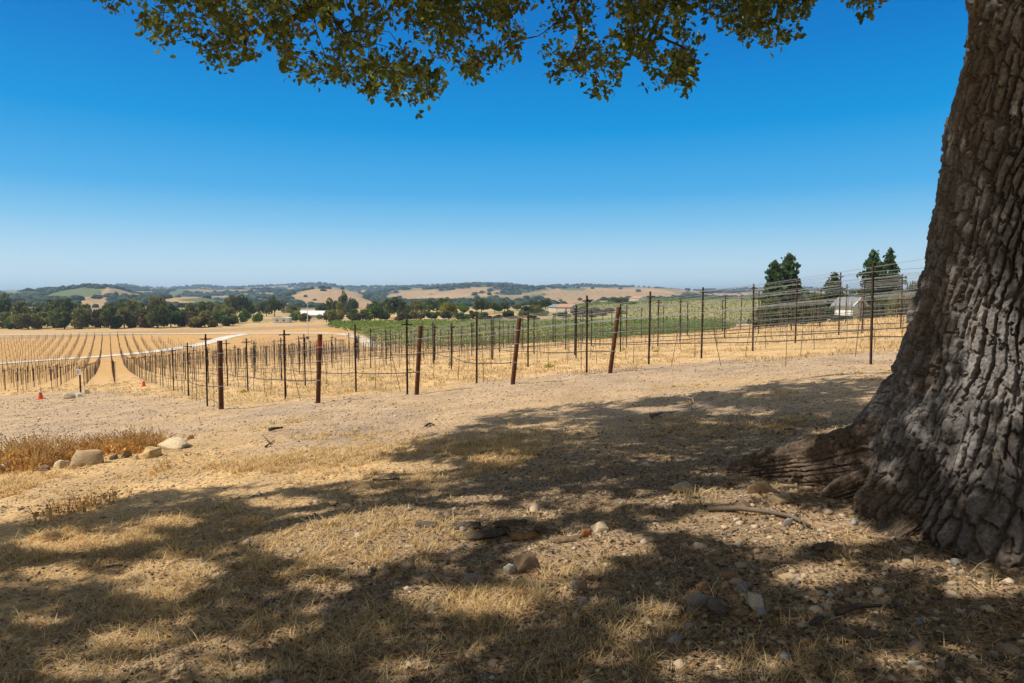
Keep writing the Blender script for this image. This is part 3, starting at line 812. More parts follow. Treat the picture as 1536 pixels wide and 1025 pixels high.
for i in range(20):
    ya = 258 + i * 12
    xl = ya * np.interp(ya, [250, 330, 365, 500], [0.165, 0.155, 0.065, 0.03]); xr = np.interp(ya, [250, 500], [150, 215])
    pts = [(x, ya - 0.05 * x) for x in np.linspace(xl, xr, 30)]
    vine_row(pts, f'green vine row, {ORD[i]} up the sloping green block at right', 'vine rows of the sloping green block', 1.4, rng, 9, (0.155, 0.205, 0.055))

# ------------------------------------------------------------------ the young vineyard: posts, stakes, wires
S0, DS = 2.40, 2.13
def row_name(k):
    if k == 0: return 'the row of the leftmost rusty end post'
    if k in (1, 2, 3): return f'the row of the {ORD[k]} rusty end post from left'
    if k == 4: return 'the row of the rightmost rusty end post'
    if k > 4: return f'the {ORD[k - 5]} row right of all end posts'
    if k == -1: return 'the straight row seen end on at left'
    if k == -2: return 'the row behind the small sign'
    return f'the {ORD[-k - 3]} row left of the small sign'
def t_end(s):
    return float(np.interp(s, [-80, 0, 13, 25, 33, 33.5, 70], [262, 262, 240, 185, 110, 27, 22]))
END_PX = [(332, 614, 510, 1), (477, 605, 500, 8), (625, 592, 488, 8), (769, 577, 476, 10), (915, 560, 460, 10)]
t_start = {}
end_lab = ['upright rusty steel end post, leftmost and thickest of the five', 'leaning rusty end post with a red band near its top, second from left', 'leaning rusty end post, third from left of the five',
           'leaning rusty end post, fourth from left of the five', 'leaning rusty end post, rightmost of the five']
M_RED = mottled('red_paint_band', [(0.3, (0.22, 0.03, 0.02)), (0.7, (0.34, 0.06, 0.03))], 20, 0.7, 0.2, 0.1, 0.001)
POST_TOP = {}
for k, (px, py, ty, lean) in enumerate(END_PX):
    x, y, z = ground_at(px, py)
    h = (py - ty) / 1024.0 * y
    dx = lean / 1024.0 * y; dy = -dx * 1.4
    o = empty('end_post', (x, y, z)); tag(o, end_lab[k], 'end post', 'rusty end posts of the vine rows')
    R = 0.062 if k == 0 else 0.056
    m = MB(); m.tube([(-dx * 0.2, -dy * 0.2, -0.25), (0, 0, 0), (dx * 0.5, dy * 0.5, h * 0.5), (dx, dy, h - 0.012), (dx, dy, h)], [R, R, R, R, R * 0.86], 14)
    m.obj('post', M_RUST, o, True)
    for f in (0.34, 0.62, 0.82):
        MB().tube([(dx * f, dy * f, h * f - 0.012), (dx * f, dy * f, h * f + 0.012)], R + 0.006, 12).obj('wire_clip', M_WIRE, o)
    if k == 1:
        MB().tube([(dx * 0.80, dy * 0.80, h * 0.80), (dx * 0.92, dy * 0.92, h * 0.92)], R + 0.003, 14).obj('painted_band', M_RED, o)
    s, t = st_of(x, y)
    t_start[k] = t
    POST_TOP[k] = (x, y, z, dx, dy, h)
def s_of(k):
    if 0 <= k <= 4:
        x, y = POST_TOP[k][:2]
        return st_of(x, y)[0]
    return S0 + DS * k
# prototypes
stake_m = MB()
for (cx, cy, dxx, dyy) in ((0, 0.012, 0.042, 0.008), (-0.017, -0.004, 0.008, 0.026), (0.017, -0.004, 0.008, 0.026)):
    stake_m.box((cx, cy, 0.45), (dxx, dyy, 1.1))
STAKE_ME = stake_m.mesh('post', M_STAKE)            # a steel channel, 1 m high above ground, scaled to height
ARM_ME = MB().box((0, -0.025, 0), (0.30, 0.022, 0.030)).box((0, 0.0, 0.0), (0.06, 0.05, 0.06)).mesh('crossarm', M_STAKE)
CLIP_ME = MB().box((0, -0.024, 0), (0.12, 0.02, 0.022)).mesh('wire_bracket', M_STAKE)
FAR_ME = MB().box((0, 0, 0.45), (0.05, 0.05, 1.1)).box((0, -0.03, 0.93), (0.30, 0.02, 0.018)).mesh('trellis_stake', M_STAKE)
ROD_ME = MB().tube([(0, 0, -0.15), (0.006, 0.0, 0.5), (0, 0.004, 1.0)], [0.009, 0.008, 0.007], 6).mesh('vine_stake', M_ROD)
ROWROT = math.atan2(P_ROW[1], P_ROW[0])
STAKES = []     # s, t, height, row, near?
hand = {0: [(311, 610, 500)], 1: [(428, 600, 494), (372, 588, 507)], 2: [(611, 592, 478), (534, 588, 486), (458, 579, 501)], 3: [(715, 575, 470), (677, 554, 485), (651, 546, 488)],
        4: [(880, 560, 443), (792, 551, 468), (739, 540, 477)], 5: [(1306, 547, 398), (973, 547, 437), (862, 533, 462)], 6: [(1386, 533, 378), (1052, 538, 431)], 7: [(1129, 527, 426)], 8: [(1193, 515, 421)], 9: [(1258, 503, 409)]}
stake_pts = {}
for k in range(-24, 29):
    s = s_of(k)
    pts = []
    if k in hand:
        for px, py, ty in hand[k]:
            x, y, z = ground_at(px, py)
            pts.append((x, y, z, (py - ty) / 1024.0 * y))
        t = max(st_of(p[0], p[1])[1] for p in pts)
        if k >= 6:
            t_start[k] = min(st_of(p[0], p[1])[1] for p in pts) - (6.6 if k > 6 else 0)
            if k > 6:
                x, y = xy_of(s, t_start[k]); pts.insert(0, (x, y, tz(x, y), 1.97))
    else:
        t = (65.0 + 0.55 * (k + 1) if k < 0 else 8.0 + RNG.uniform(-0.4, 0.4))
        t_start[k] = t
        x, y = xy_of(s, t); pts.append((x, y, tz(x, y), 1.6 if k < 0 else 1.97))
    if k == 5: t_start[5] = st_of(pts[0][0], pts[0][1])[1]
    te = t_end(s)
    t += 6.6
    while t < te:
        x, y = xy_of(s + RNG.normal(0, 0.03), t + RNG.normal(0, 0.12))
        pts.append((x, y, tz(x, y), (1.97 if k >= 0 else 1.78) * RNG.uniform(0.95, 1.05)))
        t += 6.6
    if k > 14:                                   # the same rows again, down in the dip
        t = 122.0
        while t < float(np.interp(s, [33, 62, 64], [218, 196, 0])):
            x, y = xy_of(s + RNG.normal(0, 0.03), t + RNG.normal(0, 0.12))
            pts.append((x, y, tz(x, y), 1.97 * RNG.uniform(0.95, 1.05)))
            t += 6.6
    stake_pts[k] = pts
allst = []
for k, pts in stake_pts.items():
    for i, (x, y, z, h) in enumerate(pts):
        pxx, pyy, dp = project(x, y, z + 1)
        vis = (-30 < pxx < 1400)
        allst.append((h / y if vis else 0, k, i, x, y, z, h))
allst.sort(key=lambda q: -q[0])
rest = MB()
for n_, (q, k, i, x, y, z, h) in enumerate(allst):
    if q <= 0: 
        if y > 40: continue
    if n_ < 290:
        name_i = i
        nearest = y < 60
        lb = f'{"first" if i == 0 else ORD[min(i, 39)]} dark trellis stake along {row_name(k)}'
        if (k, i) == (5, 0): lb = 'tallest dark trellis stake, standing in gravel left of the oak trunk'
        if k < 0 and i == 0: lb = f'short dark post at the near end of {row_name(k)}'
        if nearest:
            o = empty('trellis_stake', (x, y, z), ROWROT + random.uniform(-0.1, 0.1))
            o.rotation_euler.x = random.gauss(0, 0.008); o.rotation_euler.y = random.gauss(0, 0.008)
            p = mesh_obj('post', STAKE_ME, o); p.scale = (1.0, 1.0, h)
            a = mesh_obj('crossarm', ARM_ME, o); a.location = (0, 0, h * 0.93 if (k, i) != (5, 0) else h * 0.90)
            if (k + i) % 2 == 0 or y < 22:
                b2 = mesh_obj('wire_bracket', CLIP_ME, o); b2.location = (0, 0, h * 0.66)
        else:
            o = mesh_obj('trellis_stake', FAR_ME); o.location = (x, y, z); o.scale = (1.25, 1.25, h); o.rotation_euler = (0, 0, ROWROT)
            if k < 0 and i == 0: o.scale = (2.0, 2.0, h)
        tag(o, lb, 'trellis stake', 'dark steel trellis stakes of the young vineyard')
    else:
        rest.box((x, y, z + h / 2), (0.045, 0.045, h)).box((x, y, z + h * 0.93), (0.26, 0.04, 0.025))
if rest.v:
    tag(rest.obj('distant_trellis_stakes', M_STAKE), 'faraway trellis stakes of the young vineyard', 'trellis stakes', kind='stuff')
# thin vine stakes between the trellis stakes
rods = []
for k in range(-24, 29):
    s = s_of(k)
    t0 = t_start[k] + 1.2; te = t_end(s); te2 = float(np.interp(s, [33, 62, 64], [218, 196, 0])) if k > 14 else 0
    i = 0
    t = t0 + RNG.uniform(0, 0.5)
    while t < max(te, te2):
        if te < t < 120 and k > 14: t = 120.0
        x, y = xy_of(s + RNG.normal(0, 0.05), t + RNG.normal(0, 0.08))
        h = RNG.uniform(1.15, 1.5) if RNG.uniform() < 0.8 else RNG.uniform(0.7, 1.1)
        pxx, pyy, dp = project(x, y, -1)
        if -40 < pxx < 1410 and y > 2:
            rods.append((h / y, k, i, x, y, h))
        i += 1; t += 1.72
rods.sort(key=lambda q: -q[0])
far_v = MB()
xs = np.array([r_[3] for r_ in rods]); ys = np.array([r_[4] for r_ in rods]); zs = terrain(xs, ys)
cnt_row = {}
for n_, (q, k, i, x, y, h) in enumerate(rods):
    z = float(zs[n_])
    if n_ < 290:
        cnt_row.setdefault(k, 0)
        o = mesh_obj('vine_stake', ROD_ME); o.location = (x, y, z)
        sc_ = 1.0 + max(0, (y - 18)) * 0.012
        o.scale = (sc_, sc_, h)
        o.rotation_euler = (random.gauss(0, 0.035), random.gauss(0, 0.05), random.uniform(0, 6))
        if random.random() < 0.08: o.rotation_euler.y += random.choice((-1, 1)) * 0.17
        tag(o, f'{ORD[min(i, 39)]} thin vine stake along {row_name(k)}' if i < 40 else f'thin vine stake far along {row_name(k)}', 'vine stake', 'thin vine stakes between the trellis stakes')
    else:
        w_ = 0.015 if y < 80 else 0.021
        far_v.box((x, y, z + h / 2), (w_, w_, h))
tag(far_v.obj('distant_vine_stakes', M_ROD), 'faraway thin stakes and young vine trunks in rows', 'vine stakes', kind='stuff')
# wires
WIRES = [('drip_line', 0.56, 0.0, M_HOSE, 0.0125, 'black drip line hung low along'), ('trellis_wire', 0.93, 0.0, M_WIRE, 0.0032, 'lowest bare wire along'),
         ('trellis_wire', 1.28, -0.06, M_WIRE, 0.0032, 'left middle wire along'), ('trellis_wire', 1.30, 0.06, M_WIRE, 0.0032, 'right middle wire along'),
         ('trellis_wire', 1.60, 0.0, M_WIRE, 0.0030, 'third wire up along'), ('trellis_wire', 1.83, -0.15, M_WIRE, 0.0032, 'left crossarm wire along'), ('trellis_wire', 1.85, 0.15, M_WIRE, 0.0032, 'right crossarm wire along')]
for k in range(0, 23):
    s = s_of(k)
    n_st = 10 if k < 5 else 11
    for wi, (nm, hh, off, mt, rad, lb) in enumerate(WIRES):
        pts = []
        if k <= 4:
            x, y, z, dx, dy, h = POST_TOP[k]
            f = min(0.97, {0: 0.34, 1: 0.62, 2: 0.82, 3: 0.82, 4: 0.9, 5: 0.97, 6: 0.97}[wi])
            pts.append((x + dx * f + off * 0.3, y + dy * f, z + h * f))
        prev = None
        lst = [p_ for p_ in stake_pts[k][:n_st] if st_of(p_[0], p_[1])[1] < (118 if k > 14 else 400)]
        if k >= 5:
            x, y, z, h = lst[0]
            xb, yb = x - D_ROW[0] * 6.6, y - D_ROW[1] * 6.6
            pts.append((xb + off * P_ROW[0], yb + off * P_ROW[1], tz(xb, yb) + hh))
        for (x, y, z, h) in lst:
            p = (x + off * P_ROW[0], y + off * P_ROW[1], z + hh * h / 1.97)
            if pts:
                q = pts[-1]
                L = math.dist(p, q)
                sag = 0.05 if nm == 'drip_line' else (0.012 + 0.03 * random.random())
                for f in (0.25, 0.5, 0.75):
                    g = 4 * f * (1 - f) * sag * L / 6.6
                    pts.append((q[0] + (p[0] - q[0]) * f, q[1] + (p[1] - q[1]) * f, q[2] + (p[2] - q[2]) * f - g + random.gauss(0, 0.006 if nm == 'drip_line' else 0.002)))
            pts.append(p)
        if len(pts) < 3: continue
        c0 = Vector(pts[0])
        m = MB(); m.tube([tuple(Vector(p) - c0) for p in pts], rad, 5 if nm == 'drip_line' else 4)
        o = m.obj(nm, mt); o.location = c0
        tag(o, f'{lb} {row_name(k)}', 'drip line' if nm == 'drip_line' else 'wire', 'drip lines of the young vineyard' if nm == 'drip_line' else 'trellis wires of the young vineyard')

# small green weeds among the young vines
def weed(px, py, w_px, label, base=(0.34, 0.30, 0.04), cat='weed'):
    x, y, z = ground_at(px, py)
    rg = np.random.default_rng(int(px * 7 + py))
    w = w_px / 1024.0 * y / 2
    m = 220
    an = rg.uniform(0, 6.28, m); q = rg.uniform(0, 1, m) ** 0.6
    P = np.stack([np.cos(an) * q * w, np.sin(an) * q * w, rg.uniform(0.01, 1, m) * w * 0.9 * (1.1 - q)], 1)
    V, Fc = leaf_cards(P, w * 0.28, rg)
    o = mesh_obj('weed', fast_mesh('weed', V, [Fc], M_FARLEAF, np.array(base) * np.repeat(rg.uniform(0.6, 1.3, m), 4)[:, None])); o.location = (x, y, z)
    tag(o, label, cat, 'yellow green weeds between the vine rows')
for px, py, w, lb in [(367, 589, 12, 'yellow green weed tuft by the second stake of the second post row'), (824, 551, 16, 'bright yellow green weed right of the fourth rusty post'), (559, 570, 12, 'pale green weed right of the second stake at centre'),
                      (676, 547, 10, 'yellow weed tuft near the centre of the vineyard'), (615, 556, 9, 'small weed left of the third rusty post'), (984, 528, 10, 'faint yellow weed beside the first stake right of the posts'),
                      (698, 545, 8, 'tiny yellow weed left of the fourth rusty post'), (544, 566, 8, 'tiny green weed under the stake at centre')]:
    weed(px, py, w, lb)

# ------------------------------------------------------------------ the old oak: trunk
OAK = np.array([3.5, 4.7])
OAK_Z = tz(3.5, 4.7)
def trunk_axis(h):
    """centre of the trunk at height h above its foot"""
    cx = np.interp(h, [-0.5, 0, 1.6, 2.5, 3.5, 4.2, 6.5], [0, 0, 0.0, 0.10, 0.27, 0.60, 1.3])
    cy = np.interp(h, [-0.5, 0, 1.6, 3.5, 6.5], [0, 0, 0, 0.05, 0.3])
    return cx, cy
def trunk_radius(h):
    return np.interp(h, [-0.6, 0.0, 0.1, 0.25, 0.45, 0.7, 0.9, 1.15, 1.6, 2.2, 3.0, 4.0, 6.5], [1.26, 1.14, 1.05, 0.97, 0.87, 0.775, 0.71, 0.64, 0.535, 0.515, 0.522, 0.50, 0.40])
def bark_field(a, v, rng_seed, cw=0.062, ch=0.20, cd=0.62, bg=0.60, slant=0.16):
    """plates of bark on a (round, along) surface in metres: returns height 0..1 and a tone per plate"""
    aw = a + 0.022 * fbm(a / 0.16, v / 0.30, 3, rng_seed + 1) + 0.08 * fbm(a / 0.9, v / 0.8, 2, rng_seed + 2) - slant * v
    vw = v + 0.05 * fbm(a / 0.12, v / 0.15, 3, rng_seed + 3)
    jag = fbm(a / 0.026, v / 0.034, 3, rng_seed + 15)
    u = aw / cw + 0.42 * fbm(a / 0.16, v / 0.24, 2, rng_seed + 16) + 0.17 * jag
    iu = np.floor(u); fu = u - iu
    du = np.minimum(fu, 1 - fu)
    ie = np.where(fu < 0.5, iu, iu + 1)                       # which furrow is nearest
    close = 0.50 + 0.50 * sstep(0.25, 0.5, vnoise(ie * 7.31 + 0.5, v / 0.17, rng_seed + 17))
    w = vw / (ch * (0.7 + 0.6 * _hash(iu, iu * 0, rng_seed + 18))) + 9.7 * _hash(iu, iu * 0 + 3, rng_seed + 19) + 0.45 * (fu - 0.5) + 0.26 * jag
    iw = np.floor(w); fw = w - iw; dw = np.minimum(fw, 1 - fw)
    t1 = _hash(iu, iw, rng_seed + 7)
    fur = 1 - sstep(0.07, 0.19, du)
    crk = 1 - sstep(0.02, 0.13, dw)
    big = sstep(0.0, 0.16, np.abs(fbm(aw / 0.12, v / 0.55, 2, rng_seed + 9)))
    h = (0.60 + 0.40 * t1) * (1 - 0.95 * fur * close) * (1 - cd * crk) * (1 - bg + bg * big)
    h = h + 0.11 * fbm(a / 0.022, v / 0.05, 3, rng_seed + 11) + 0.05 * fbm(a / 0.012, v / 0.015, 2, rng_seed + 12)
    return h, t1
NT, NZ = 1040, 780
th = np.concatenate([np.linspace(0, math.radians(95), 90, endpoint=False), np.linspace(math.radians(95), math.radians(325), 900, endpoint=False), np.linspace(math.radians(325), 2 * math.pi, 50, endpoint=False)])
hv = np.concatenate([np.linspace(-0.6, 0, 60)[:-1], np.linspace(0, 4.3, 690), np.linspace(4.33, 6.5, NZ - 749)])
TH, HV = np.meshgrid(th, hv)
r0 = trunk_radius(HV)
flare = np.exp(-np.maximum(HV, 0) / 0.42)
def lobe(c, w):
    d = np.angle(np.exp(1j * (TH - math.radians(c))))
    return np.exp(-(d / math.radians(w)) ** 2)
lob = 0.42 * lobe(128, 17) - 0.22 * lobe(165, 16) + 0.10 * lobe(190, 13) - 0.10 * lobe(207, 10) + 0.30 * lobe(236, 20) - 0.06 * lobe(268, 12) + 0.2 * lobe(285, 20) + 0.25 * lobe(20, 22) + 0.2 * lobe(70, 20)
rad = r0 + lob * flare + 0.035 * fbm(TH * 3.0, HV * 1.3, 2, 71) + 0.05 * np.sin(TH * 5 + 1.0) * np.exp(-np.maximum(HV, 0) / 0.9)
rad += 0.06 * np.exp(-((HV - 3.55) / 0.14) ** 2) * lobe(143, 14)
AA = TH * 0.62
bh, btone = bark_field(AA, HV, 500)
bh2, bt2 = bark_field(AA - 2 * math.pi * 0.62, HV, 500)
bhl, btl = bark_field(TH * 1.02, HV * 1.0, 540, 0.078, 0.13, 0.78)
bhl2, _x = bark_field(TH * 1.02 - 2 * math.pi * 1.02, HV * 1.0, 540, 0.078, 0.13, 0.78)
bl = sstep(2 * math.pi - 0.25, 2 * math.pi, TH)
bh = bh * (1 - bl) + bh2 * bl
bhl = bhl * (1 - bl) + bhl2 * bl
low_ = sstep(-0.12, 0.12, 0.78 - HV + 0.28 * fbm(TH * 4, HV * 3, 3, 77))
bh = np.maximum(bh * (1 - low_), bhl * low_); btone = btone * (1 - low_) + btl * low_
depth = 0.110 * (0.80 + 0.20 * np.clip(HV, 0, 2) / 2)
rad = rad + depth * (bh - 0.6)
cx, cy = trunk_axis(HV)
TX = OAK[0] + cx + rad * np.cos(TH); TY = OAK[1] + cy + rad * np.sin(TH); TZ = OAK_Z + HV - 0.05
idx = np.arange(NZ - 1)[:, None] * NT + np.arange(NT)[None, :]
idn = np.arange(NZ - 1)[:, None] * NT + (np.arange(NT)[None, :] + 1) % NT
TQ = np.stack([idx, idn, idn + NT, idx + NT], -1).reshape(-1, 4)
tone = (0.80 + 0.42 * btone.ravel())[:, None]
warm = sstep(0.1, 0.5, fbm(AA * 4, HV * 2.5, 3, 81)).ravel()[:, None]
tcol = (np.array([0.215, 0.203, 0.197]) * (1 - warm) + np.array([0.215, 0.187, 0.165]) * warm) * tone
dirt = (sstep(0.5, 0.05, HV + 0.15 * fbm(AA * 5, HV * 4, 3, 83))).ravel()[:, None]
tcol = tcol * (1 - 0.5 * dirt) + np.array([0.17, 0.12, 0.08]) * 0.5 * dirt
M_BARK, nt, b = new_mat('oak_bark', 0.92, 0.12)
at = N(nt, 'ShaderNodeAttribute', attribute_name='tint')
nz_, rp_ = noise_ramp(nt, 42.0, [(0.32, (0.50, 0.48, 0.46)), (0.68, (1.45, 1.45, 1.45))], detail=6, rough=0.7)
mx = N(nt, 'ShaderNodeMix', data_type='RGBA', blend_type='MULTIPLY'); mx.inputs[0].default_value = 1
nt.links.new(at.outputs['Color'], mx.inputs[6]); nt.links.new(rp_.outputs['Color'], mx.inputs[7])
nt.links.new(mx.outputs[2], b.inputs['Base Color'])
bump(nt, b, nz_.outputs['Fac'], 1.0, 0.02)
oak = empty('oak_tree', (OAK[0], OAK[1], OAK_Z))
tag(oak, 'huge old oak with deeply ridged bark and overhanging leafy branches, nearest the camera', 'tree')
org = np.array([OAK[0], OAK[1], OAK_Z])
mesh_obj('trunk', fast_mesh('trunk', np.stack([TX.ravel(), TY.ravel(), TZ.ravel()], 1) - org, [TQ], M_BARK, tcol, smooth=True), oak)

# surface root running out to the left
def root_mesh(path, rads, squash, seed, nu=260, nv=420):
    P = np.array(path, float)
    seg = np.concatenate([[0], np.cumsum(np.linalg.norm(np.diff(P, axis=0), axis=1))])
    u = np.linspace(0, seg[-1], nv)
    k = np.exp(-np.linspace(-2, 2, 61) ** 2); k /= k.sum()
    C = np.stack([np.convolve(np.pad(np.interp(u, seg, P[:, j]), 30, mode='reflect', reflect_type='odd'), k, 'valid') for j in range(3)], 1)
    R = np.interp(u, seg, rads)
    d = np.gradient(C, axis=0); d /= np.linalg.norm(d, axis=1)[:, None]
    side = np.cross(d, np.array([0, 0, 1.0])); side /= np.linalg.norm(side, axis=1)[:, None]
    up = np.cross(side, d)
    ph = np.linspace(0, 2 * math.pi, nu, endpoint=False)
    PH, U = np.meshgrid(ph, u)
    bh, bt = bark_field(PH * 0.3, U * 0.75 + 0.25 * fbm(PH * 1.5, U * 3, 2, seed), seed, 0.060, 0.075, 0.80, 0.2, 0.0)
    rr = R[:, None] * (1 + 0.26 * fbm(PH * 1.2 + 5, U * 3.0, 3, seed + 2) + 0.10 * np.sin(PH * 3 + U * 2)) + 0.040 * (bh - 0.6) * np.minimum(1, R[:, None] / 0.15)
    ends = np.clip(np.minimum((seg[-1] - U) / 0.22, 1), 0.0, 1) ** 0.5
    rr = rr * ends
    V = C[:, None, :] + side[:, None, :] * (np.cos(PH) * rr)[..., None] + up[:, None, :] * (np.sin(PH) * rr * squash)[..., None]
    i0 = np.arange(nv - 1)[:, None] * nu + np.arange(nu)[None, :]; i1 = np.arange(nv - 1)[:, None] * nu + (np.arange(nu)[None, :] + 1) % nu
    Q = np.stack([i0, i1, i1 + nu, i0 + nu], -1).reshape(-1, 4)
    t_ = (0.8 + 0.4 * bt.ravel())[:, None]
    g_ = sstep(0.0, 1.0, fbm(PH * 2, U * 4, 3, seed + 4)).ravel()[:, None]
    return V.reshape(-1, 3), Q, (np.array([0.165, 0.122, 0.090]) * (1 - g_) + np.array([0.14, 0.118, 0.102]) * g_) * t_
def gz3(x, y, dz): return (x, y, tz(x, y) + dz)
V, Q, C_ = root_mesh([gz3(3.2, 4.9, 0.42), gz3(2.85, 5.22, 0.23), gz3(2.58, 5.52, 0.13), gz3(2.36, 5.78, 0.06), gz3(2.14, 6.06, -0.01), gz3(1.92, 6.36, -0.07)], [0.44, 0.33, 0.25, 0.19, 0.13, 0.05], 0.92, 900)
mesh_obj('root', fast_mesh('root', V - org, [Q], M_BARK, C_, smooth=True), oak)
V, Q, C_ = root_mesh([gz3(2.9, 4.9, 0.16), gz3(2.56, 5.05, 0.02), gz3(2.3, 5.15, -0.06)], [0.24, 0.16, 0.09], 0.8, 930, 120, 160)
mesh_obj('root', fast_mesh('root', V - org, [Q], M_BARK, C_, smooth=True), oak)
V, Q, C_ = root_mesh([gz3(2.8, 4.35, 0.06), gz3(2.45, 4.22, -0.03), gz3(2.25, 4.12, -0.08)], [0.19, 0.12, 0.07], 0.8, 960, 120, 160)
mesh_obj('root', fast_mesh('root', V - org, [Q], M_BARK, C_, smooth=True), oak)

# ------------------------------------------------------------------ crown: limbs, twigs and leaves
EDGE = [(-60, -40), (140, -10), (152, 0), (175, 22), (190, 42), (215, 38), (238, 72), (255, 74), (265, 45), (290, 78), (320, 92), (345, 104), (385, 92), (397, 62), (415, 78), (426, 108), (445, 116), (470, 138), (480, 120),
        (505, 116), (530, 126), (560, 138), (590, 143), (610, 153), (625, 165), (640, 153), (655, 138), (667, 122), (664, 84), (680, 84), (695, 98), (703, 112), (714, 118), (726, 110), (740, 93), (760, 84), (780, 76), (785, 40),
        (797, 45), (818, 84), (828, 118), (850, 120), (862, 104), (878, 120), (893, 142), (915, 138), (932, 120), (936, 84), (948, 96), (962, 122), (990, 118), (1010, 122), (1030, 137), (1041, 120), (1046, 80), (1062, 68), (1068, 34),
        (1090, 40), (1110, 58), (1150, 71), (1172, 66), (1200, 44), (1214, 18), (1220, -20), (1262, -20), (1270, 22), (1300, 18), (1322, 14), (1328, -20), (1420, -40), (1700, -60)]
EX, EYV = zip(*EDGE)
def edge_py(px): return np.interp(px, EX, EYV)
HOLES = [(903, 28, 9, 30), (797, 30, 9, 22), (640, 78, 12, 10), (395, 66, 10, 8), (205, 16, 8, 6), (268, 28, 6, 5), (730, 52, 7, 8), (598, 42, 7, 7), (1062, 45, 7, 10), (518, 22, 7, 5), (470, 60, 6, 5), (850, 62, 6, 6), (1000, 60, 5, 6)]
# where the sun reaches the ground through the crown: picture ellipses on the ground (centre, half sizes)
SUNNY = [(555, 805, 150, 42), (735, 905, 60, 20), (640, 893, 45, 13), (257, 857, 70, 18), (233, 890, 48, 10), (178, 813, 70, 11), (253, 782, 48, 9), (200, 962, 75, 16), (118, 1008, 60, 12), (330, 965, 40, 10), (1155, 795, 150, 32), (1220, 862, 80, 15),
         (1480, 885, 70, 16), (890, 818, 90, 20), (590, 702, 80, 8), (700, 748, 60, 6), (1080, 742, 70, 7), (990, 752, 70, 6), (1250, 645, 60, 6), (1000, 690, 50, 4), (830, 640, 60, 4), (980, 614, 50, 3), (420, 752, 60, 8), (90, 860, 50, 10),
         (620, 1000, 60, 10), (350, 1005, 50, 9), (480, 880, 50, 9), (800, 770, 60, 6), (60, 930, 50, 8), (1390, 848, 60, 8), (900, 665, 60, 4), (1120, 620, 60, 4), (760, 690, 50, 5), (70, 820, 40, 8), (1020, 1010, 40, 8), (1100, 660, 40, 4)]
SHADY = [(1290, 975, 330, 85), (1420, 935, 150, 40), (860, 975, 190, 55), (1010, 905, 100, 40), (450, 935, 200, 50), (1250, 830, 70, 14), (120, 830, 130, 25), (330, 840, 60, 25), (700, 850, 70, 20), (640, 950, 130, 30), (1150, 700, 120, 14), (1100, 610, 220, 14)]
SHB = [(-300, 800), (0, 785), (100, 776), (170, 748), (250, 738), (330, 730), (420, 733), (520, 716), (600, 682), (640, 654), (760, 614), (900, 604), (1000, 592), (1100, 584), (1200, 566), (1340, 562), (1536, 560), (1900, 560)]
SBX, SBY = zip(*SHB)
def want_shadow(gx_, gy_):
    gz_ = terrain(gx_, gy_)
    px, py, dp = project(gx_, gy_, gz_)
    n1 = fbm(gx_ / 0.85, gy_ / 0.8, 3, 91); n2 = fbm(gx_ / 0.4, gy_ / 0.4, 2, 92)
    ok = (n1 + 0.45 * n2) > np.where(gy_ + 0.6 * gx_ > 5.5, -0.38, -0.42)
    inside = (dp > 0.3) & (px > -60) & (px < 1600) & (py < 1090)
    edge = np.interp(px, SBX, SBY) + 10 * n2 * np.clip((py - 445) / 250, 0.3, 2) 
    ok2 = ok & (py > edge + 0.018 * (py - 445))
    for (cx, cy, rx, ry) in SHADY:
        q = ((px - cx) / rx) ** 2 + ((py - cy) / ry) ** 2 + 0.5 * n2
        ok2 |= q < 1.0
    for (cx, cy, rx, ry) in SUNNY:
        m_ = 0.05 / np.maximum(dp, 0.5)
        q = ((px - cx) / (rx * 0.9 + m_ * 1024)) ** 2 + ((py - cy) / (ry + m_ * np.clip(py - 445, 60, 700))) ** 2 + 0.7 * n2 + 0.4 * n1
        ok2 &= q > 1.0
    return np.where(inside, ok2, ok & (dp > -14))
rng = np.random.default_rng(77)
SUNDIR = np.array([SHADOW[0], SHADOW[1]])
# fringe clusters in front of the sky
cl = []
n = 9000
px = rng.uniform(130, 1335, n); py = rng.uniform(-130, 168, n); dp = rng.uniform(5.6, 8.6, n)
rpx = 0.17 / dp * 1024
ok = py < edge_py(px) - rpx * 0.12
for (cx_, cy_, rx_, ry_) in HOLES:
    ok &= ((px - cx_) / (rx_ + rpx * 0.7)) ** 2 + ((py - cy_) / (ry_ + rpx * 0.7)) ** 2 > 1
px, py, dp = px[ok], py[ok], dp[ok]
dx, dy, dz = ray(px, py)
FR = np.stack([dx * dp, dy * dp, EYE + dz * dp], 1)
# thin out so that sprays stay apart
keep = []
for i in range(len(FR)):
    if all(np.sum((FR[i] - FR[j]) ** 2) > 0.145 ** 2 for j in keep[-1300:]):
        keep.append(i)
    if len(keep) >= 980: break
FR = FR[keep]
# the rest of the crown, above and behind the picture
n = 70000
X = rng.uniform(-17, 10, n); Y = rng.uniform(-7, 15, n)
q = ((X + 2.6) / 14.0) ** 2 + ((Y - 4.3) / 10.5) ** 2
zl = np.maximum(5.2 + 0.9 * np.sin(X * 0.5) * np.cos(Y * 0.4), 1.9 + 0.45 * Y); zu = np.maximum(6.5 + 4.0 * np.sqrt(np.clip(1 - q, 0, 1)), zl + 1.2)
Z = zl + (zu - zl) * rng.uniform(0, 1, n) ** 1.3 + 0.10 * X * 0
P = np.stack([X, Y, Z], 1)[(q < 1) & (Y > -1.6 + 0.22 * X)]
ppx, ppy, pdp = project(P[:, 0], P[:, 1], P[:, 2])
vis = (pdp > 0.3) & (ppx > -80) & (ppx < 1620)
P = P[~(vis & (ppy > -45))]
def shadow_of(P):
    g = P[:, :2].copy()
    for _ in range(4):
        h = P[:, 2] - terrain(g[:, 0], g[:, 1])
        g = P[:, :2] + h[:, None] * SUNDIR
    return g
g = shadow_of(P)
P = P[want_shadow(g[:, 0], g[:, 1])]
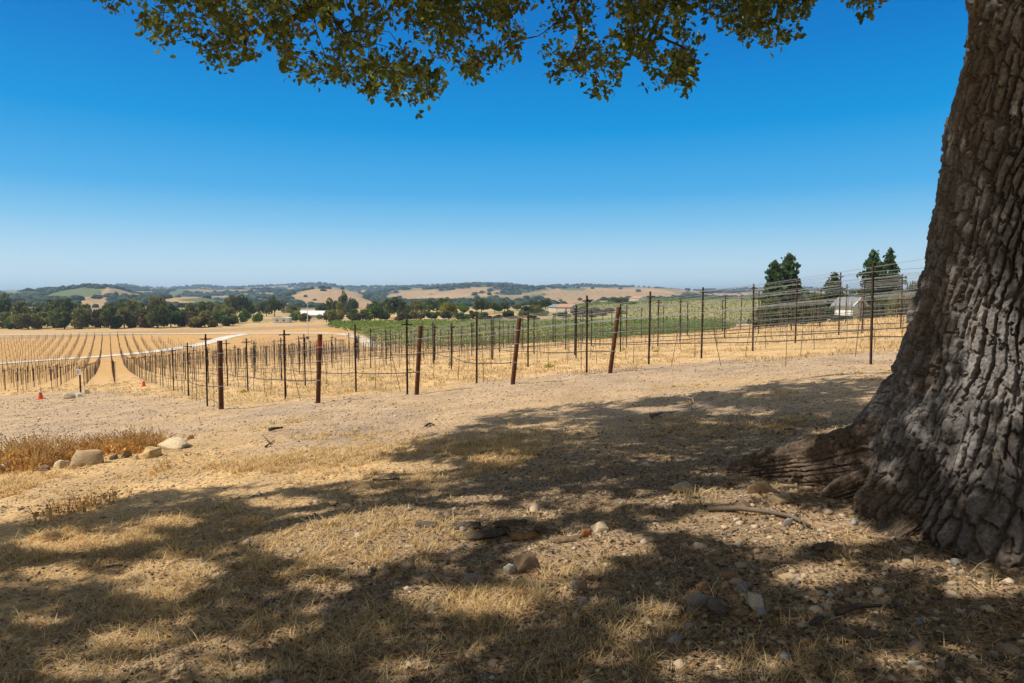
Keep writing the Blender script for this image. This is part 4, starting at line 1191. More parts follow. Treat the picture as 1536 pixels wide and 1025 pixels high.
# gaps through which the sun reaches the flank of the trunk and the root
for (fx, fy, fd, fr) in [(1440, 520, 4.3, 0.16), (1425, 590, 4.1, 0.08), (1300, 690, 5.0, 0.12), (1180, 690, 5.5, 0.14), (1460, 330, 4.4, 0.06), (1450, 430, 4.4, 0.1)]:
    a_, b_, c_ = [float(q_) for q_ in ray(fx, fy)]
    o_ = np.array([a_ * fd, b_ * fd, EYE + c_ * fd]); sdir = np.array([sx, sy, 1.0]); sdir /= np.linalg.norm(sdir)
    rel = P - o_; al = rel @ sdir
    P = P[(np.linalg.norm(rel - al[:, None] * sdir, axis=1) > fr + 0.16) | (al < 0)]
P = P[:5200]
# branches: limbs first, then every cluster is joined to the nearest wood
limbs = [
    ([(4.35, 4.95, 5.3), (3.4, 4.9, 6.2), (1.6, 5.3, 6.7), (-0.6, 5.6, 6.6), (-3.0, 5.7, 6.6), (-5.6, 5.3, 6.6), (-8, 4.4, 6.8), (-11, 3.4, 7.0)], 0.25),
    ([(4.5, 5.0, 5.8), (3.6, 3.2, 7.0), (1.2, 1.2, 7.6), (-2.5, -0.6, 7.6), (-7, -1.5, 7.2), (-10, -1.8, 7.2)], 0.24),
    ([(4.5, 5.0, 5.6), (4.6, 6.6, 6.8), (4.2, 8.6, 7.5), (2.6, 10.6, 8.0), (-0.5, 11.8, 8.2)], 0.22),
    ([(4.5, 5.0, 6.0), (6.0, 4.6, 7.3), (7.8, 4.0, 8.0), (9.6, 3.4, 8.1)], 0.22),
    ([(4.6, 5.0, 6.2), (4.0, 4.9, 7.8), (2.4, 4.6, 9.2), (-0.5, 4.2, 10.0), (-4, 4.0, 10.0)], 0.24),
    ([(1.6, 5.3, 6.7), (0.4, 6.6, 6.6), (-1.0, 7.6, 6.0), (-2.2, 8.3, 5.7)], 0.13),
    ([(-3.0, 5.7, 6.6), (-3.9, 6.8, 6.3), (-5.0, 7.4, 6.2)], 0.07),
    ([(-0.6, 5.6, 6.6), (-1.2, 6.6, 5.5), (-1.55, 7.0, 4.85), (-1.95, 7.2, 4.55), (-2.4, 7.3, 4.42), (-2.8, 7.35, 4.38)], 0.065),
    ([(-0.9, 5.7, 6.5), (-1.25, 6.9, 5.4), (-1.55, 7.25, 4.72)], 0.10),
    ([(2.4, 5.2, 6.5), (2.1, 6.5, 5.4), (1.55, 7.2, 4.6), (1.4, 7.3, 4.25)], 0.06),
    ([(1.0, 5.4, 6.7), (0.75, 6.6, 5.4), (0.6, 7.1, 4.7), (0.7, 7.2, 4.3)], 0.055),
]
bm_ = MB(); nodes = []
def smooth_path(pts, n):
    P_ = np.array(pts, float); seg = np.concatenate([[0], np.cumsum(np.linalg.norm(np.diff(P_, axis=0), axis=1))])
    u = np.linspace(0, seg[-1], n); k = np.exp(-np.linspace(-2, 2, 7) ** 2); k /= k.sum()
    return np.stack([np.convolve(np.pad(np.interp(u, seg, P_[:, j]), 3, mode='reflect', reflect_type='odd'), k, 'valid') for j in range(3)], 1)
for pts, r in limbs:
    L = smooth_path(pts, 22)
    L = L + np.stack([0.10 * fbm(np.arange(22) * 0.4, np.arange(22) * 0 + r * 100 + j, 2, 5 + j) for j in range(3)], 1)
    lb_ = MB(); lb_.tube([tuple(p - org) for p in L], list(np.linspace(r, r * 0.35, 22)), 10)
    lb_.obj('limb', M_TRUNK, oak, True)
    nodes += [(p, r * (1 - 0.65 * i / 21)) for i, p in enumerate(L)]
NP = [p for p, _ in nodes]; NR = [min(r_, 0.045) for _, r_ in nodes]
def connect(C, maxr):
    order = np.argsort([min(np.sum((c - np.array(NP[:260])) ** 2, axis=1)) for c in C])
    for i in order:
        c = C[i]
        A = np.array(NP)
        d = np.sum((A - c) ** 2 * np.array([1, 1, 0.8]), axis=1) + 0.12 * (A[:, 2] < c[2] - 0.2)
        j = int(np.argmin(d)); a = A[j]; r = min(NR[j] * 0.8, maxr)
        mid_ = (a + c) / 2 + rng.normal(0, 0.06, 3) * math.sqrt(d[j]) + np.array([0, 0, 0.05 * math.sqrt(d[j])])
        bm_.tube([tuple(a - org), tuple(mid_ - org), tuple(c - org)], [r, r * 0.8, max(0.005, r * 0.6)], 5, caps=False)
        NP.append(mid_); NR.append(max(0.005, r * 0.8)); NP.append(c); NR.append(max(0.0045, r * 0.6))
connect(FR, 0.022)
connect(P[::5], 0.03)
bm_.obj('twigs', M_TRUNK, oak, True)
OUT = np.array([(0, 0), (0.10, 0.03), (0.28, 0.26), (0.40, 0.17), (0.58, 0.36), (0.70, 0.20), (0.86, 0.20), (1.0, 0.0)])
OUT2 = np.concatenate([OUT, OUT[-2:0:-1] * np.array([1, -1])])       # lobed outline of one leaf
def leaves(base, dirs, size, rng, fold=0.25):
    n = len(base); k = len(OUT2)
    a = dirs / np.linalg.norm(dirs, axis=1)[:, None]
    up = rng.normal(size=(n, 3)) * 0.7 + np.array([0, 0, 1.0])
    s_ = np.cross(a, up); s_ /= np.linalg.norm(s_, axis=1)[:, None]
    nrm = np.cross(s_, a)
    sz = size[:, None, None]
    xx = OUT2[None, :, 0, None]; yy = OUT2[None, :, 1, None]
    cur = rng.uniform(-0.25, 0.1, n)[:, None, None]
    V = base[:, None, :] + sz * (xx * a[:, None, :] + yy * s_[:, None, :] + (np.abs(yy) * fold + cur * xx ** 2) * nrm[:, None, :])
    return V.reshape(-1, 3), np.arange(n * k).reshape(n, k)
def spray(C, per, spread, lmin, lmax, rng):
    B = []; D = []
    for c in C:
        m = int(per * rng.uniform(0.7, 1.3))
        nsub = max(3, m // 9)
        tips = c + rng.normal(0, spread, (nsub, 3)) * np.array([1, 1, 0.85])
        w = rng.integers(0, nsub, m)
        d = rng.normal(size=(m, 3)) + np.array([0, 0, -0.15])
        d /= np.linalg.norm(d, axis=1)[:, None]
        B.append(tips[w] + d * 0.012 + rng.normal(0, 0.03, (m, 3))); D.append(d)
    B = np.concatenate(B); D = np.concatenate(D)
    return B, D, rng.uniform(lmin, lmax, len(B))
def leaf_tint(n, rng):
    t = rng.uniform(0.6, 1.45, n)[:, None]
    u = rng.uniform(0, 1, n)[:, None]
    c = np.where(u < 0.72, np.array([0.082, 0.104, 0.026]), np.where(u < 0.965, np.array([0.200, 0.215, 0.055]), np.array([0.15, 0.105, 0.04])))
    return c * t
B, D, S_ = spray(FR, 34, 0.075, 0.045, 0.082, rng)
ppx, ppy, _ = project(B[:, 0], B[:, 1], B[:, 2])
k_ = ppy < edge_py(ppx) + rng.uniform(-2, 16, len(B))
B, D, S_ = B[k_], D[k_], S_[k_]
V1, F1 = leaves(B, D, S_, rng)
C1 = np.repeat(leaf_tint(len(B), rng), len(OUT2), axis=0)
B2, D2, S2 = spray(P, 66, 0.14, 0.095, 0.155, rng)
ppx, ppy, pdp = project(B2[:, 0], B2[:, 1], B2[:, 2])
k_ = ~((pdp > 0.3) & (ppx > -40) & (ppx < 1580) & (ppy > np.minimum(edge_py(ppx), 0) - 10))
B2, D2, S2 = B2[k_], D2[k_], S2[k_]
# no leaf hangs where the photo shows the sun on the ground: clear, sharp-edged gaps
g2 = shadow_of(B2 + D2 * S2[:, None] * 0.5)
gpx, gpy, gdp = project(g2[:, 0], g2[:, 1], terrain(g2[:, 0], g2[:, 1]))
gn = fbm(g2[:, 0] / 0.45, g2[:, 1] / 0.45, 3, 92); gap = np.zeros(len(B2), bool)
for (cx, cy, rx, ry) in SUNNY:
    gap |= ((gpx - cx) / rx) ** 2 + ((gpy - cy) / ry) ** 2 + 1.0 * gn < 1.0
k_ = ~gap
B2, D2, S2 = B2[k_], D2[k_], S2[k_]
a = D2; s_ = np.cross(a, rng.normal(size=a.shape)); s_ /= np.linalg.norm(s_, axis=1)[:, None]
sz = S2[:, None]
V2 = np.stack([B2, B2 + a * sz * 0.5 + s_ * sz * 0.3, B2 + a * sz, B2 + a * sz * 0.5 - s_ * sz * 0.3], 1).reshape(-1, 3)
F2 = np.arange(len(V2)).reshape(-1, 4) + len(V1)
C2 = np.repeat(leaf_tint(len(B2), rng), 4, axis=0)
crown = mesh_obj('crown', fast_mesh('crown', np.concatenate([V1, V2]) - org, [F1, F2], M_LEAF, np.concatenate([C1, C2])), oak)

# ------------------------------------------------------------------ things lying on the ground
def rock_mesh(seed, col, flat=0.6, npt=17, rough=0.05):
    """broken angular stone: the hull of scattered points, edges chipped"""
    rg = np.random.default_rng(seed)
    bm = bmesh.new()
    p = rg.normal(size=(npt, 3)); p /= np.linalg.norm(p, axis=1)[:, None]
    p = p * rg.uniform(0.72, 1.05, (npt, 1)) * np.array([1, rg.uniform(0.6, 0.85), flat])
    p[:, 2] = np.where(p[:, 2] > 0.75 * flat, 0.75 * flat, p[:, 2])
    for q in p: bm.verts.new(q)
    r_ = bmesh.ops.convex_hull(bm, input=bm.verts)
    bmesh.ops.delete(bm, geom=[v for v in bm.verts if not v.link_faces], context='VERTS')
    bmesh.ops.bevel(bm, geom=bm.edges[:], offset=0.025, segments=1, affect='EDGES', clamp_overlap=True)
    bmesh.ops.triangulate(bm, faces=bm.faces[:])
    bmesh.ops.subdivide_edges(bm, edges=[e for e in bm.edges if e.calc_length() > 0.22], cuts=2, use_grid_fill=True)
    bmesh.ops.triangulate(bm, faces=bm.faces[:])
    bm.verts.ensure_lookup_table(); bm.verts.index_update()
    V = np.array([v.co[:] for v in bm.verts]); Fc = np.array([[v.index for v in f.verts] for f in bm.faces]); bm.free()
    V = V + V * (rough * fbm(V[:, 0] * 3.2 + seed, V[:, 1] * 3.2 + V[:, 2] * 4, 3, seed % 97))[:, None] * 2.2
    V = V / np.abs(V[:, 0]).max()
    C = np.array(col) * (1 + 0.25 * fbm(V[:, 0] * 3 + 9, V[:, 1] * 3 + V[:, 2] * 2, 3, seed % 89))[:, None]
    return fast_mesh('stone', V, [Fc], M_STONE, np.clip(C, 0, 1), smooth=False)
COLR = {'pale': (0.60, 0.48, 0.31), 'white': (0.50, 0.45, 0.37), 'tan': (0.46, 0.34, 0.20), 'grey': (0.26, 0.235, 0.21), 'brown': (0.25, 0.17, 0.11), 'dark': (0.14, 0.12, 0.105), 'ochre': (0.58, 0.42, 0.20), 'rust': (0.33, 0.18, 0.10), 'bluish': (0.31, 0.31, 0.31)}
def stone(px, py, w_px, h_px, tone, label, group='stones lying under the oak', name='stone', cat='stone', rz=None):
    """px, py: middle of its foot"""
    x, y, z = ground_at(px, py - h_px * 0.12)
    d = y * CP - (z - EYE) * SP
    w = w_px / 1024.0 * d / 2; h = h_px / 1024.0 * d
    dep = min(w, max(0.5 * w, h))
    sd = int(px * 13 + py * 7)
    o = mesh_obj(name, rock_mesh(sd, COLR[tone], flat=0.8))
    zz = np.array([v.co.z for v in o.data.vertices])
    o.scale = (w, w * 1.05, h / (zz.max() - zz.min()) * 1.25)
    o.location = (x, y, z + h * 0.16)
    o.rotation_euler = (random.uniform(-0.15, 0.15), random.uniform(-0.15, 0.15), random.uniform(-0.5, 0.5) if rz is None else rz)
    tag(o, label, cat, group)
    return o
GB = 'rocks edging the dry flower bed at left'
for a in [(264, 675, 52, 20, 'pale', 'flat pale slab, topmost and rightmost rock of the edging at left'), (231, 687, 42, 22, 'ochre', 'ochre rock with a shaded face, second from the right of the edging'),
          (134, 700, 50, 28, 'tan', 'largest tan rock of the edging, shaded in front'), (92, 704, 26, 15, 'pale', 'low pale rock left of the largest tan rock'), (16, 707, 26, 14, 'white', 'small whitish rock at the left end of the edging'),
          (66, 706, 22, 9, 'brown', 'low brown rock between the two pale rocks of the edging'), (190, 689, 16, 14, 'brown', 'small dark rock between the largest and the ochre rock'), (205, 690, 14, 9, 'pale', 'small pale rock left of the ochre rock'),
          (172, 690, 14, 10, 'dark', 'small blackish rock behind the largest tan rock'), (285, 660, 12, 10, 'tan', 'small knob of rock behind the flat pale slab'), (246, 664, 22, 9, 'white', 'thin whitish rock behind the ochre rock'),
          (100, 668, 26, 9, 'white', 'whitish rock half hidden behind the tall dry bush'), (155, 681, 16, 7, 'pale', 'low pale stone behind the largest tan rock')]:
    stone(*a, group=GB, name='edging_rock', cat='rock')
GC = 'rocks around the foot of the small sign'
for a in [(102, 600, 22, 12, 'pale', 'flat topped rock left of the small sign'), (114, 596, 8, 5, 'dark', 'dark little rock between the flat topped rock and the sign'), (123, 596, 18, 9, 'white', 'white rock at the foot of the small sign'),
          (131, 592, 14, 9, 'pale', 'pale rock just right of the small sign'), (106, 592, 9, 5, 'pale', 'pale cap stone behind the flat topped rock')]:
    stone(*a, group=GC, name='rock', cat='rock')
for a in [(1023, 738, 38, 15, 'pale', 'pale flat stone left of the end of the big root'), (904, 799, 32, 19, 'pale', 'pale angular stone with a shaded right half at centre'), (1141, 742, 46, 24, 'brown', 'rounded brown clod against the end of the big root'),
          (1170, 755, 38, 15, 'tan', 'flat tan stone under the big root'), (1114, 763, 34, 14, 'brown', 'low brown stone left of the flat tan stone'), (1182, 790, 18, 14, 'grey', 'small grey stone below the dead stick by the root'),
          (788, 858, 42, 32, 'brown', 'reddish brown broken rock at the middle of the bark chips'), (765, 862, 22, 20, 'white', 'crumbly whitish stone touching the reddish brown rock'), (711, 875, 34, 16, 'grey', 'flat grey slab in the shade left of centre'),
          (876, 890, 22, 24, 'brown', 'brown rounded stone at the edge of the grass'), (863, 886, 18, 16, 'dark', 'dark round stone left of the brown rounded stone'), (876, 912, 22, 20, 'dark', 'lumpy dark stone in the grass below the brown rounded stone'),
          (1047, 912, 36, 28, 'grey', 'large grey block in the shaded pile of stones'), (1054, 886, 20, 16, 'rust', 'orange brown stone above the large grey block'), (1078, 918, 42, 22, 'dark', 'long dark wedge stone right of the large grey block'),
          (1037, 922, 30, 14, 'brown', 'low brown stone under the large grey block'), (1134, 916, 28, 30, 'white', 'speckled whitish stone in the shaded pile'), (1142, 924, 20, 14, 'bluish', 'blue grey stone below the speckled whitish stone'),
          (1113, 890, 26, 20, 'grey', 'grey angular stone at the top of the shaded pile'), (1088, 884, 16, 14, 'tan', 'small tan stone left of the grey angular stone'), (1096, 868, 24, 14, 'rust', 'reddish stone at the sunny edge of the pile'),
          (1110, 926, 18, 16, 'brown', 'brown stone between dark wedge and whitish stone'), (1011, 970, 22, 22, 'grey', 'grey stone near the bottom edge left of the pile'), (1003, 975, 14, 14, 'dark', 'dark stone touching the grey stone near the bottom edge'),
          (1011, 962, 16, 14, 'rust', 'rust coloured chip on the grey stone'), (1032, 946, 20, 16, 'bluish', 'pale blue grey stone below the large grey block'), (1245, 898, 13, 12, 'white', 'small white stone in the dark litter at right'),
          (1319, 892, 20, 12, 'white', 'white flat stone in the litter below the trunk'), (1180, 869, 26, 12, 'tan', 'flat tan stone in the sunny strip below the root'), (1196, 876, 12, 8, 'grey', 'small grey stone right of the flat tan stone'),
          (1239, 929, 14, 14, 'grey', 'grey upright stone in the dark litter'), (1382, 936, 20, 10, 'bluish', 'pale bluish flat stone in the dark litter'), (1177, 989, 24, 12, 'bluish', 'bluish broken slab near the bottom edge'),
          (1371, 1000, 22, 12, 'white', 'whitish stone near the bottom edge at right'), (1410, 1003, 16, 16, 'grey', 'grey pointed stone near the bottom edge at right'), (1436, 846, 18, 10, 'bluish', 'pale bluish stone at the foot of the trunk'),
          (1443, 864, 12, 12, 'tan', 'tan stone below the pale bluish stone at the trunk'), (1396, 838, 14, 12, 'brown', 'brown stone beside the foot of the trunk'), (1108, 820, 10, 10, 'white', 'small bright white stone on the sunny ground'),
          (1255, 796, 22, 10, 'tan', 'flat tan stone between root and trunk'), (1282, 788, 12, 8, 'bluish', 'small bluish stone between root and trunk'), (696, 798, 16, 10, 'grey', 'small grey stone left of the bark chips'),
          (432, 801, 12, 7, 'tan', 'small tan stone on the shaded grass at left'), (445, 775, 10, 6, 'pale', 'small pale stone in the shade left of centre'), (560, 860, 14, 10, 'dark', 'dark clod in the sunny grass at centre left'),
          (1345, 955, 18, 10, 'dark', 'dark flat stone in the litter at right'), (1255, 985, 18, 12, 'dark', 'dark stone at the bottom right of the grass'), (1490, 985, 16, 12, 'grey', 'grey stone at the right bottom corner'),
          (1230, 700, 8, 5, 'white', 'tiny white stone on the shaded track'), (1066, 715, 9, 6, 'white', 'tiny white stone beside the shaded root'), (936, 760, 10, 7, 'pale', 'tiny pale stone left of the flat pale stone'),
          (985, 672, 22, 5, 'tan', 'thin tan stone far out on the shaded gravel'), (1290, 912, 14, 10, 'brown', 'brown clod in the litter below the root'), (1210, 968, 26, 14, 'rust', 'rust brown crumpled stone near the bottom edge')]:
    stone(*a)
# sticks and bark pieces
def stick(pts, r, label, mat=M_ROD, branch=None, name='stick', cat='stick'):
    G = []
    for i, (px, py) in enumerate(pts):
        x, y, z = ground_at(px, py); G.append(Vector((x, y, z + r * 1.2 + (0.012 if i % 2 else 0))))
    c0 = G[0].copy()
    m = MB(); n_ = len(G)
    m.tube([p - c0 for p in G], [r * (1 - 0.55 * i / (n_ - 1)) for i in range(n_)], 7)
    for (i0, px, py, up) in branch or []:
        x, y, z = ground_at(px, py)
        m.tube([G[i0] - c0, (G[i0] + Vector((x, y, z + up))) / 2 - c0 + Vector((0, 0, 0.02)), Vector((x, y, z + up)) - c0], [r * 0.7, r * 0.5, r * 0.2], 5)
    o = m.obj(name, mat, None, True); o.location = c0
    tag(o, label, cat, 'sticks lying on the ground')
stick([(1062, 768), (1105, 770), (1150, 773), (1185, 782), (1215, 795)], 0.022, 'thick pale dead branch below the big root')
stick([(1192, 776), (1203, 788), (1214, 800), (1222, 812)], 0.008, 'thin forked twig crossing the dead branch', branch=[(0, 1215, 758, 0.05), (1, 1196, 796, 0.02)])
stick([(404, 648), (413, 647), (425, 645)], 0.035, 'short log on the sunny gravel left of centre', M_TRUNK)
stick([(638, 641), (645, 638), (652, 640)], 0.02, 'small forked twig on the gravel at centre', M_TRUNK, [(1, 634, 646, 0.03)])
stick([(398, 672), (405, 668), (412, 662)], 0.015, 'thin forked twig on the sunny ground left of centre', M_TRUNK, [(1, 392, 664, 0.12)])
stick([(391, 916), (402, 908), (412, 901)], 0.012, 'short stick in the shaded grass at left')
stick([(398, 862), (408, 858), (418, 856)], 0.008, 'short twig in the shaded grass left of centre', M_TRUNK)
stick([(160, 851), (180, 851), (200, 853)], 0.006, 'thin straight twig in the grass at far left', M_TRUNK)
stick([(1255, 925), (1290, 918), (1322, 915)], 0.018, 'grey brown stick in the dark litter at right', M_TRUNK)
stick([(1340, 908), (1352, 918), (1360, 928)], 0.012, 'slanting stick in the dark litter below the trunk', M_TRUNK)
stick([(975, 628), (985, 627), (994, 623)], 0.03, 'short piece of wood on the shaded gravel', M_ROD)
stick([(560, 722), (580, 724), (600, 720)], 0.014, 'dark twig along the shade edge at centre left', M_TRUNK)
M_CHIP = tinted('bark_piece', 0.9, 0.1, scale=30.0)
def bark_piece(px, py, w_px, h_px, col, label, rz=0.0):
    x, y, z = ground_at(px, py)
    d = y; w = w_px / 1024 * d / 2
    rg = np.random.default_rng(int(px + 3 * py))
    nx, ny = 14, 6
    U, Vv = np.meshgrid(np.linspace(-1, 1, nx), np.linspace(-1, 1, ny))
    hw = 0.36 * (1 - 0.5 * np.abs(U) ** 2.2) * (1 + 0.2 * fbm(U * 2 + px, Vv, 2, 3))
    X = U * w; Y = Vv * hw * w; Zt = h_px / 1024 * d * (1 - 0.6 * Vv ** 2) + 0.012 * fbm(U * 5, Vv * 3 + py, 2, 8)
    top = np.stack([X, Y, Zt], -1).reshape(-1, 3); bot = np.stack([X, Y, Zt - 0.018], -1).reshape(-1, 3)
    i = (np.arange(ny - 1)[:, None] * nx + np.arange(nx - 1)[None, :]).ravel()
    q1 = np.stack([i, i + 1, i + 1 + nx, i + nx], 1); q2 = q1[:, ::-1] + nx * ny
    e = [k for k in range(nx - 1)]; rim = [(k + 1, k, k + nx * ny, k + 1 + nx * ny) for k in e]
    t0 = (ny - 1) * nx; rim += [(t0 + k, t0 + k + 1, t0 + k + 1 + nx * ny, t0 + k + nx * ny) for k in e]
    rim += [(k * nx, (k + 1) * nx, (k + 1) * nx + nx * ny, k * nx + nx * ny) for k in range(ny - 1)]
    rim += [((k + 1) * nx - 1 + nx, (k + 1) * nx - 1, (k + 1) * nx - 1 + nx * ny, (k + 1) * nx - 1 + nx + nx * ny) for k in range(ny - 1)]
    Vt = np.concatenate([top, bot])
    C = np.array(col) * rg.uniform(0.75, 1.25, (len(Vt), 1))
    o = mesh_obj('bark_piece', fast_mesh('bark_piece', Vt, [q1, q2, np.array(rim)], M_CHIP, C)); o.location = (x, y, z); o.rotation_euler = (random.uniform(-.1, .1), random.uniform(-.1, .1), rz)
    tag(o, label, 'bark', 'bark pieces shed by the oak')
for a in [(786, 808, 40, 9, (0.36, 0.20, 0.09), 'orange brown split bark piece lit by the sun', 0.1), (730, 805, 62, 10, (0.12, 0.09, 0.07), 'long dark bark slab left of the orange brown piece', 0.15), (700, 792, 44, 9, (0.10, 0.08, 0.065), 'dark bark piece above the long slab', -0.1),
          (820, 800, 40, 8, (0.13, 0.10, 0.07), 'dark curved bark piece right of the orange brown piece', -0.2), (765, 788, 50, 8, (0.14, 0.11, 0.08), 'grey bark strip behind the orange brown piece', 0.25), (850, 812, 46, 8, (0.20, 0.14, 0.09), 'brown bark strip in the sun at centre', 0.05),
          (880, 806, 16, 12, (0.34, 0.15, 0.06), 'small rust orange chip near the pale angular stone', 0.4), (640, 790, 36, 8, (0.12, 0.10, 0.08), 'grey bark piece at the left end of the chips', -0.3), (940, 842, 40, 8, (0.24, 0.18, 0.12), 'tan bark strip right of centre', 0.3),
          (970, 812, 34, 7, (0.26, 0.20, 0.13), 'pale bark strip below the flat pale stone', -0.1), (1235, 822, 44, 8, (0.14, 0.11, 0.08), 'dark bark strip between root and trunk', 0.5), (1180, 925, 30, 8, (0.11, 0.09, 0.07), 'dark bark chip right of the shaded pile', -0.4),
          (1300, 955, 40, 9, (0.12, 0.09, 0.07), 'dark bark slab in the litter at right', 0.2), (1420, 960, 36, 9, (0.11, 0.09, 0.07), 'dark bark slab in the right corner litter', -0.5), (1225, 935, 34, 8, (0.10, 0.085, 0.07), 'blackish bark strip in the litter below the root', 0.7)]:
    bark_piece(*a)

# dry flower bed bushes at the left
ob = bmesh.new(); bmesh.ops.create_icosphere(ob, subdivisions=1, radius=1.0)
ov1_ = np.array([v.co[:] for v in ob.verts]); of1_ = np.array([[v.index for v in f.verts] for f in ob.faces]); ob.free()
def dry_bush(px, py, w_px, h_px, n, label, seed, base=(0.60, 0.38, 0.15)):
    x, y, z = ground_at(px, py)
    rg = np.random.default_rng(seed)
    W = w_px / 1024 * y / 2; H = h_px / 1024 * y
    o = empty('dry_bush', (x, y, z)); tag(o, label, 'bush', 'dry flowering bushes behind the edging rocks')
    st = MB(); Vh = []; Fh = []; cnt = 0
    hv_ = ov1_ * 1.0
    for i in range(n):
        bx = rg.uniform(-0.8, 0.8) * W; by = rg.normal(0, 0.22)
        h = H * rg.uniform(0.45, 1.05) * (1 - 0.35 * (bx / W) ** 2)
        lean = rg.normal(0, 0.22) * h + 0.18 * bx
        ly = rg.normal(0, 0.2) * h
        top = (bx + lean, by + ly, h)
        m_ = (bx + lean * 0.35, by + ly * 0.35, h * 0.55)
        st.tube([(bx, by, -0.03), m_, top], [0.0048, 0.004, 0.0025], 4, caps=False)
        heads = [top]
        for b_ in range(rg.integers(1, 4)):
            tt = (m_[0] + rg.normal(0, 0.09), m_[1] + rg.normal(0, 0.09), h * rg.uniform(0.7, 1.0))
            st.tube([m_, tt], [0.003, 0.002], 4, caps=False); heads.append(tt)
        for hd in heads:
            if rg.uniform() < 0.5:
                s_ = rg.uniform(0.006, 0.012)
                Vh.append(hv_ * s_ * np.array([1, 1, 0.8]) + np.array(hd)); Fh.append(of1_ + cnt * len(hv_)); cnt += 1
    tag(st.obj('stems', M_STRAWSTEM, o), kind='stuff')
    sh_ = mesh_obj('seed_heads', fast_mesh('seed_heads', np.concatenate(Vh), [np.concatenate(Fh)], M_SEED), o)
    tag(sh_, kind='stuff')
    m = n * 4 if n > 60 else n
    an = rg.uniform(-0.95, 0.95, m); P_ = np.stack([an * W, rg.normal(0, 0.25, m), H * rg.uniform(0, 0.62, m) * (1 - 0.5 * np.abs(an))], 1)
    Vl, Fl = leaf_cards(P_, 0.055, rg)
    Vl = (Vl - np.repeat(P_, 4, 0)) * np.array([1, 1, 1.6]) + np.repeat(P_, 4, 0)
    mesh_obj('dead_leaves', fast_mesh('dead_leaves', Vl, [Fl], M_GRASS, np.array(base) * np.repeat(rg.uniform(0.5, 1.3, m), 4)[:, None]), o)
M_STRAWSTEM = mottled('dry_stem', [(0.3, (0.54, 0.34, 0.14)), (0.7, (0.70, 0.49, 0.24))], 6, 0.9, 0.1, 0.0)
M_SEED = mottled('dark_seed_head', [(0.3, (0.16, 0.085, 0.035)), (0.7, (0.38, 0.22, 0.09))], 6, 0.95, 0.05, 0.0)
dry_bush(48, 700, 100, 52, 230, 'tall orange brown dry bush with dark seed heads at the left edge', 31)
dry_bush(-40, 706, 80, 50, 130, 'dry bush cut by the left edge of the photo', 32)
dry_bush(140, 682, 80, 32, 160, 'low orange dry bush behind the largest tan rock', 33, (0.62, 0.37, 0.13))
dry_bush(203, 676, 80, 34, 190, 'low orange dry bush behind the ochre rock', 34, (0.64, 0.38, 0.13))
dry_bush(92, 771, 44, 26, 34, 'small sparse dry weed on the sunny grass at left', 35)
dry_bush(152, 757, 36, 22, 22, 'tiny sparse dry weed right of the small weed on the grass', 36)
dry_bush(247, 705, 26, 18, 14, 'tiny dry sprig below the ochre rock', 37)

# cones and sign
M_CONE = mottled('orange_cone_plastic', [(0.3, (0.62, 0.075, 0.02)), (0.7, (0.80, 0.12, 0.03))], 4, 0.5, 0.4, 0.0)
M_BAND = mottled('reflective_band', [(0.3, (0.66, 0.64, 0.60)), (0.7, (0.78, 0.76, 0.72))], 12, 0.4, 0.4, 0.0)
def cone(px, py, h_px, label):
    x, y, z = ground_at(px, py)
    h = h_px / 1024 * y; k = h / 0.75
    o = empty('traffic_cone', (x, y, z), 0.3); o.scale = (k, k, k); tag(o, label, 'cone', 'traffic cones on the headland')
    MB().box((0, 0, 0.016), (0.40, 0.40, 0.035)).obj('base', M_CONE, o)
    MB().lathe([(0.145, 0.033), (0.135, 0.06), (0.032, 0.72), (0.022, 0.75)], 24).obj('cone_body', M_CONE, o, True)
    for a, b_ in ((0.40, 0.52), (0.58, 0.68)):
        ra = lambda q: 0.135 + (0.032 - 0.135) * (q - 0.06) / 0.66 + 0.003
        MB().lathe([(ra(a), a), (ra(b_), b_)], 24).obj('reflective_collar', M_BAND, o, True)
cone(61, 599, 19, 'orange traffic cone left of the rocks by the small sign')
cone(215.5, 580, 15, 'orange traffic cone at the foot of the curving stake row')
x, y, z = ground_at(121, 590)
o = empty('sign', (x, y, z), -0.05); tag(o, 'small white notice on a dark post among the rocks at left', 'sign')
k = y / 1024.0
MB().tube([(0, 0, -0.2), (0, 0, 39 * k)], 0.045, 10).obj('post', M_STAKE, o)
sp_ = MB().box((-1.2 * k, -0.06, 32.5 * k), (7.6 * k, 0.02, 8.8 * k)).obj('sign_panel', M_WHITE, o)
M_INK = mottled('faded_red_print', [(0.3, (0.42, 0.16, 0.18)), (0.7, (0.55, 0.26, 0.27))], 10, 0.8, 0.1, 0.0)
ink = MB()
for r_, wds in enumerate(([1.6, 1.1, 1.9], [2.4, 1.5], [1.2, 2.0, 1.0], [1.9, 1.6])):
    u = -2.9 * k
    for wd_ in wds:
        ink.box((-1.2 * k + u + wd_ * k / 2, -0.074, (35.2 - r_ * 1.7) * k), (wd_ * k, 0.006, 0.7 * k)); u += (wd_ + 0.35) * k
ink.obj('faded_print', M_INK, sp_)

# ------------------------------------------------------------------ grass, straw, chips and gravel: what nobody could count
def scatter(n, rng, rmin, rmax, az=(-43, 43), power=0.0):
    a = np.radians(rng.uniform(az[0], az[1], n))
    u = rng.uniform(0, 1, n)
    r = np.exp(math.log(rmin) + (math.log(rmax) - math.log(rmin)) * u ** (1 + power))
    return r * np.sin(a), r * np.cos(a), r
def under_oak(x, y): return sstep(5.6, 2.4, np.hypot((x - 2.8) / 1.35, (y - 4.2)))
rng = np.random.default_rng(2024)
